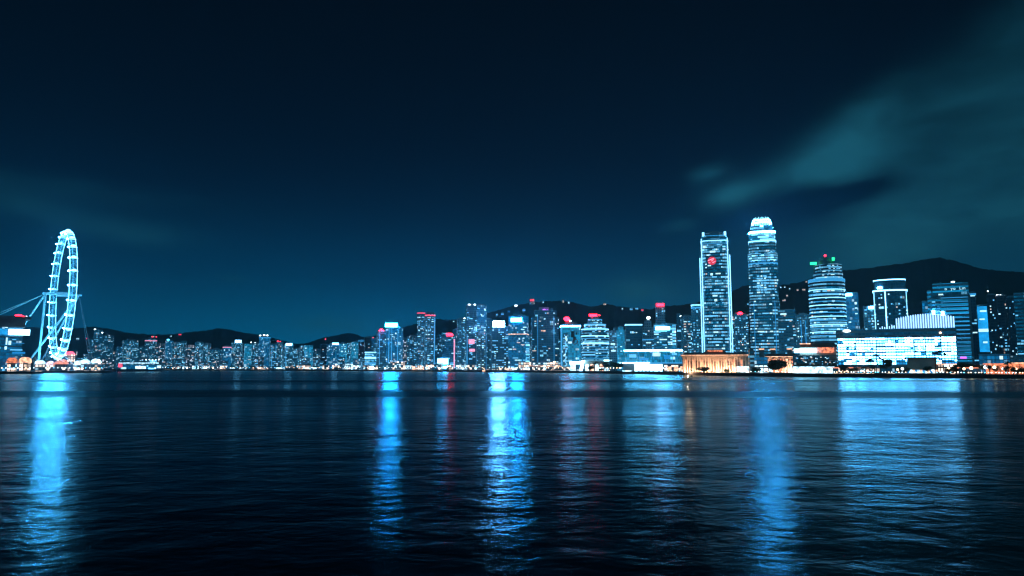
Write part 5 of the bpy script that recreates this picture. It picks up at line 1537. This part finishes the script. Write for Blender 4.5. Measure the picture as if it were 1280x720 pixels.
# dark pavilion in front of it, and the right hand pavilions
r_, wid, h = low(1134, 1171, 446.5, 610, 'dark flat roofed pavilion standing before the bright white hall', 'stone', 'dark_pavilion', 'pavilion', depth=9, over=2.0)
for k in range(12):
    b = MB(); x = -wid * .46 + wid * .92 * k / 11
    b.box(x - .9, x + .9, -4.75, -4.55, .5, 3.2); b.build('shop_window', M['tent' if k % 3 == 1 else ('amber' if k % 3 else 'win_blue')], r_)
low(1086, 1118, 459.5, 605, 'low dark kiosk row with a few warm lights before the bright white hall', 'shop', 'kiosk_row', depth=6)
low(1172, 1200, 454.5, 600, 'low warm lit arcade right of the dark pavilion', 'shop', 'low_arcade', depth=8, fascia='amber')
low(1198, 1226, 459, 575, 'low row of warm stalls under the spreading dark tree', 'shop', 'stall_row', depth=6, fascia='orange')
low(1224, 1262, 442.5, 690, 'pale blue flat block above the orange pavilions on the right', 'blue', 'flat_block', depth=14)
low(1258, 1300, 444, 720, 'dim grey violet flat block at the right edge above the orange pavilions', 'grey', 'flat_block', depth=14)
r_, wid, h = low(1232, 1262, 454.2, 570, 'orange lit pavilion with a layered roof, left one at the right edge', 'orange', 'orange_pavilion', 'pavilion', depth=9, over=1.6, fascia='orange')
r_, wid, h = low(1262, 1300, 453.0, 565, 'orange lit pavilion with a layered roof, cut by the right edge of the picture', 'orange', 'orange_pavilion', 'pavilion', depth=9, over=1.6, fascia='amber')
for i, (px, py, mm, rr) in enumerate([(1243, 459, 'lamp_warm', 1.1), (1232, 459, 'lamp', 1.3), (1214, 460, 'lamp_warm', 1.2), (1205, 461, 'lamp_warm', .9), (1186, 460, 'lamp_warm', .8), (1166, 463, 'lamp', .8), (1128, 461, 'lamp', 1.0), (1122, 462, 'lamp_warm', .8),
                                      (1254, 461, 'lamp', .9), (1270, 461, 'lamp_warm', .8)]):
    Y = 545 + (1280 - px) * .12
    c = P(px, py, Y)
    o = thing('globe_lamp', ['large warm globe lamp before the left orange pavilion', 'large white globe lamp right of the spreading dark tree', 'warm globe lamp under the spreading dark tree, right one', 'warm globe lamp under the spreading dark tree, left one',
              'warm globe lamp left of the palm trees on the right', 'small white globe lamp before the dark pavilion', 'white globe lamp before the left end of the dark pavilion', 'warm globe lamp left of the dark pavilion', 'white globe lamp between the orange pavilions', 'small warm globe lamp before the right orange pavilion'][i], 'lamp', (c.x, c.y, GROUND))
    b = MB(); b.tube((0, 0, 0), (0, 0, c.z - GROUND), .1, 6); b.build('post', M['black'], o)
    b = MB(); b.ball((0, 0, c.z - GROUND), rr, rr, rr, 10, 6); b.build('globe', M[mm], o)

# ================================================================== TREES
def crown_mesh(rng, rx, rz, nleaf, leaf, name='crown'):
    """leaf clumps spread through a crown of several overlapping lobes"""
    b = MB()
    lobes = [(rng.uniform(-.55, .55) * rx, rng.uniform(-.5, .5) * rx, rng.uniform(-.35, .45) * rz, rng.uniform(.38, .62)) for _ in range(8)]
    for _ in range(nleaf):
        lx, ly, lz, s = rng.choice(lobes)
        d = Vector((rng.gauss(0, 1), rng.gauss(0, 1), rng.gauss(0, 1))).normalized() * rng.uniform(.55, 1.0)
        c = Vector((lx + d.x * rx * s, ly + d.y * rx * s, lz + d.z * rz * s))
        u = Vector((rng.gauss(0, 1), rng.gauss(0, 1), rng.gauss(0, 1))).normalized()
        v = u.cross(Vector((rng.gauss(0, 1), rng.gauss(0, 1), rng.gauss(0, 1)))).normalized()
        w_ = leaf * rng.uniform(.6, 1.3)
        b.face([c - u * w_, c + v * w_ * .6, c + u * w_, c - v * w_ * .6])
    return b.mesh(name, M['leaf'])
def trunk_mesh(rng, h, rx):
    b = MB()
    b.tube((0, 0, -.2), (rng.uniform(-.2, .2), 0, h), .34, 8, .2)
    for k in range(5):
        a = rng.uniform(0, 6.28); b.tube((0, 0, h * rng.uniform(.6, .95)), (rx * .5 * math.cos(a), rx * .5 * math.sin(a), h + rx * rng.uniform(.2, .7)), .16, 5, .05)
    return b.mesh('trunk', M['bark'])
def tree(px, ytop, halfpx, Y, label, group=None, flat=.72, seed=0, bare=1300):
    rng = random.Random(seed + int(px))
    t = P(px, ytop, Y)
    x = gx(px, Y); hgt_ = t.z - GROUND
    rx = halfpx / FOC * Y; rz = min(rx * flat, hgt_ * .46)
    o = thing('tree', label, 'tree', (x, Y, GROUND), rng.uniform(0, 6.28), group)
    put('trunk', trunk_mesh(rng, max(1.2, hgt_ - 1.5 * rz), rx), o)
    put('crown', crown_mesh(rng, rx, rz, bare, max(.35, rx * .09)), o, (0, 0, hgt_ - rz))
    return o
def palm(px, ytop, Y, label, seed=0, crown=3.6):
    rng = random.Random(seed + int(px * 3))
    t = P(px, ytop, Y); h = t.z - GROUND - crown * .3
    o = thing('palm_tree', label, 'palm tree', (gx(px, Y), Y, GROUND), rng.uniform(0, 6.28))
    b = MB(); lean = rng.uniform(-.6, .6)
    for k in range(6):
        b.tube((lean * (k / 6) ** 2, 0, h * k / 6), (lean * ((k + 1) / 6) ** 2, 0, h * (k + 1) / 6), .28 - .02 * k, 7, .26 - .02 * k)
    b.build('trunk', M['bark'], o)
    b = MB()
    for k in range(17):
        a = 6.283 * k / 17 + rng.uniform(-.15, .15); el = rng.uniform(.1, 1.0)
        pts_ = [Vector((lean, 0, h))]
        d = Vector((math.cos(a) * math.cos(el), math.sin(a) * math.cos(el), math.sin(el)))
        q = pts_[0]
        for s in range(6):
            q = q + d * crown / 5.2; d = (d + Vector((0, 0, -.30))).normalized(); pts_.append(q.copy())
        side = Vector((-math.sin(a), math.cos(a), 0))
        for s in range(6):
            w0, w1 = [(.1, .45), (.45, .6), (.6, .55), (.55, .4), (.4, .25), (.25, .03)][s]
            for sg in (-1, 1):
                b.face([pts_[s], pts_[s] + side * sg * w0 + Vector((0, 0, -.4 * w0)), pts_[s + 1] + side * sg * w1 + Vector((0, 0, -.4 * w1)), pts_[s + 1]])
    b.build('crown', M['palm'], o)
    return o

tree(973, 448.5, 13, 655, 'big round dark tree before the shorter colonnade', seed=1, bare=2600)
tree(881, 458.5, 9, 690, 'low dark bushy tree before the left part of the long colonnade', seed=2)
tree(758, 452.5, 6, 1010, 'dark tree lit brown from below, right of the arched hall', seed=3)
tree(768, 451, 8, 985, 'larger dark round tree left of the curved glass hall', seed=4)
tree(777, 452.5, 5, 980, 'slim dark tree touching the base of the curved glass hall', seed=5)
tree(739, 455.5, 5, 1020, 'small dark tree before the arches of the pale hall', seed=6)
tree(752, 459, 4, 1000, 'smallest dark tree before the pale arched hall', seed=7)
tree(1108, 446.5, 8, 600, 'dark square crowned tree before the bright white hall', seed=8, flat=1.0, bare=1800)
tree(1213, 453, 16, 585, 'spreading dark tree before the foot of the terraced slab', seed=9, flat=.5, bare=2200)
tree(1196, 456, 8, 590, 'smaller dark tree left of the spreading dark tree', seed=10)
tree(1040, 453, 6, 640, 'small dark tree on the terraces below the orange lit upper hall', seed=11)
tree(1056, 456, 7, 625, 'dark bushy tree before the left end of the bright white hall', seed=12)
tree(1002, 453, 8, 665, 'dark bushy tree on the terraces under the white screen', seed=13)
tree(1022, 454, 8, 668, 'dark broad tree on the terraces left of the warm wall', seed=14)
tree(1272, 459, 7, 548, 'low dark tree at the right edge before the orange pavilion', seed=15)
tree(908, 461, 5, 688, 'small dark shrub tree before the middle of the long colonnade', seed=16)
tree(945, 459, 7, 672, 'grey dark tree below the domed lift tower', seed=17)
for i, (px, yt, Y) in enumerate([(1096, 443, 598), (1101, 446.5, 592), (1176, 437.5, 585), (1170, 440.5, 592), (1182, 441, 595), (1089, 449, 600), (1031, 449.5, 640), (744, 453, 1010), (1261, 452, 556)]):
    palm(px, yt, Y, ['taller palm left of the dark square crowned tree', 'shorter palm touching the dark square crowned tree', 'tallest palm before the right end of the bright white hall', 'palm leaning left of the tallest palm', 'palm just right of the tallest palm',
                     'short palm before the middle of the bright white hall', 'palm on the terraces right of the white screen', 'palm before the arches of the pale hall', 'palm between the two orange pavilions'][i], seed=i, crown=3.8 if px > 1000 else 5)
rng = random.Random(23)
for px in [1062, 1071, 1082, 1092, 1122, 1131, 1158, 1186, 1203, 1228, 1236, 1247, 1258, 1266, 1279]:
    tree(px + rng.uniform(-2, 2), rng.uniform(454.5, 459.5), rng.uniform(4, 7.5), yshore(px) + rng.uniform(12, 34), 'dark bushy tree in the line along the right promenade', group='dark trees on the right promenade', seed=px, bare=600, flat=.85)
rng = random.Random(4)
for k in range(30):
    px = 782 + k * 5.1 + rng.uniform(-1.5, 1.5)
    tree(px, 462.3 + (px - 780) * .014 + rng.uniform(-1.2, .8), 1.6, yshore(px) + 5, 'young slim tree in the row along the promenade before the lit walls', group='young promenade trees', seed=k, flat=1.5, bare=160)

# ================================================================== LIGHTS AND HOUSES ON THE HILLS
hh_list = [(665, 377, 9, 8, 'red_soft', 'peak tower house with a red lit top on the central ridge'), (645, 382, 6, 3, 'lamp', 'hillside house with one large white light left of the red topped one'),
           (704, 376.5, 3, 4, 'win_warm', 'hillside house with warm lights at the right end of the central summit'), (711, 378.5, 3, 3, 'win_white', 'hillside house with white lights right of the central summit'),
           (679, 377.5, 3, 2, 'win_white', 'tiny white lit house between the red topped one and the summit'), (655, 388.5, 6, 2, 'win_cyan', 'cyan lit house below the red topped one'),
           (628, 393, 5, 2.5, 'win_cyan', 'cyan lit house above the left glowing roof sign'), (621, 394, 4, 2, 'win_cyan', 'small cyan house left above the left glowing roof sign'), (636, 390, 5, 2, 'win_blue', 'blue lit house above the two roof signs'),
           (756, 380.5, 6, 2.4, 'win_warm', 'warm lit house on the saddle above the round banded tower'), (789, 386.5, 6, 2.5, 'win_cyan', 'cyan lit villa on the ridge, left of two'), (796, 386, 6, 2.8, 'win_cyan', 'cyan lit villa on the ridge, right of two'),
           (803, 388.5, 5, 2.2, 'red_soft', 'red lit house on the ridge left of the red topped tower'), (778, 386, 3, 2, 'win_white', 'tiny white lit house left of the two cyan villas'), (567, 402, 3, 1.6, 'win_white', 'tiny white lit house on the ridge left of the tallest dark tower'),
           (976, 360, 3, 1.8, 'win_white', 'first white lit house in the row right of the tallest tower'), (981, 360.5, 3, 1.8, 'win_white', 'second white lit house in the row right of the tallest tower'), (987, 361, 3, 1.6, 'win_white', 'third white lit house in the row right of the tallest tower'),
           (997, 364, 4, 2.2, 'win_warm', 'warm lit house left of the green lamp tower, lower one'), (1005, 364.5, 6, 2.4, 'win_warm', 'warm lit house left of the green lamp tower, broad one'), (1008, 353.5, 4, 1.8, 'win_warm', 'warm lit house on the ridge beside the green lamp tower'),
           (1011, 352.5, 3, 1.6, 'win_warm', 'small warm house on the ridge touching the green lamp tower'), (984, 371, 4, 2.4, 'win_warm', 'warm lit house on the slope above the white strip tower, upper'), (981, 375.5, 4, 2.4, 'win_warm', 'warm lit house on the slope above the white strip tower, middle'),
           (979, 378, 3, 2, 'win_warm', 'warm lit house on the slope above the white strip tower, lowest'), (97, 424, 5, 2, 'win_white', 'white lit house on the far hill seen through the wheel cables'), (108, 424.5, 3, 2, 'red_soft', 'red lamp house on the far hill at the wheel cable'),
           (225, 418.5, 6, 2, 'red_soft', 'red lit house on the far ridge left of its summit'), (214, 420, 3, 1.6, 'win_white', 'small white lit house on the far ridge left of the red one'), (191, 420.8, 6, 2, 'win_warm', 'warm lit house on the far ridge above the ferry'),
           (407, 423.5, 2.5, 1.5, 'red_soft', 'tiny red lit house on the pointed ridge'), (466, 422.5, 4, 1.8, 'win_warm', 'warm lit house on the ridge left of the red logo tower'), (935, 382, 4, 2, 'win_cyan', 'cyan lit house on the slope left of the tallest tower')]
for (px, py, wpx, hpx, m_, lb) in hh_list:
    q = on_hill(px, py + hpx * .5)
    s = q.y / FOC
    w_, h_ = wpx * s * .62, hpx * s * .85
    o = thing('hillside_house', lb, 'house', (q.x, q.y, q.z - 3), -math.atan2(q.x, q.y))
    b = MB(); b.box(-w_ * .6, w_ * .6, -6, 8, -6, h_ + 3.4); b.build('wall', F['night'] if hpx < 6 else F['resi_warm'], o)
    b = MB(); b.prism(rect(w_ * 1.3, 16), h_ + 3.4, h_ + 5.5, scaled(rect(w_ * 1.3, 16), .6)); b.build('roof', M['plant'], o)
    n = max(1, int(wpx / 2.2))
    for k in range(n):
        put('window', window_mesh(w_ / n * .78, max(1.6, h_ * (.8 if hpx < 6 else .35)), m_), o, (-w_ / 2 + w_ * (k + .5) / n, -6.05, 2.6 + h_ * (.42 if hpx < 6 else .75)))

# a red logo standing on the roof of the tower left of the sign tower
c = P(476.5, 410, 1625)
o = thing('roof_logo', 'small red bird shaped logo on the roof of the dark tower', 'sign', (c.x, c.y, P(476.5, 414, 1625).z), -math.atan2(c.x, c.y))
hl = c.z - P(476.5, 414, 1625).z
b = MB()
for (a_, b__, r_) in [((-5, 0, 1.5), (1.5, 0, 2.4), 1.0), ((-1, 0, 2), (2.2, 0, 6.5), 1.1), ((1, 0, 3), (6, 0, 1.6), 1.0), ((-3, 0, 3.2), (-.5, 0, 4.6), .8)]:
    b.tube(a_, b__, r_, 6, r_ * .6)
b.build('logo_strokes', M['red'], o)
b = MB()
for x in (-4, 0, 4): b.tube((x, 1.2, -1), (x * .6, .6, 2.4), .15, 4)
b.build('logo_frame', M['steel'], o)
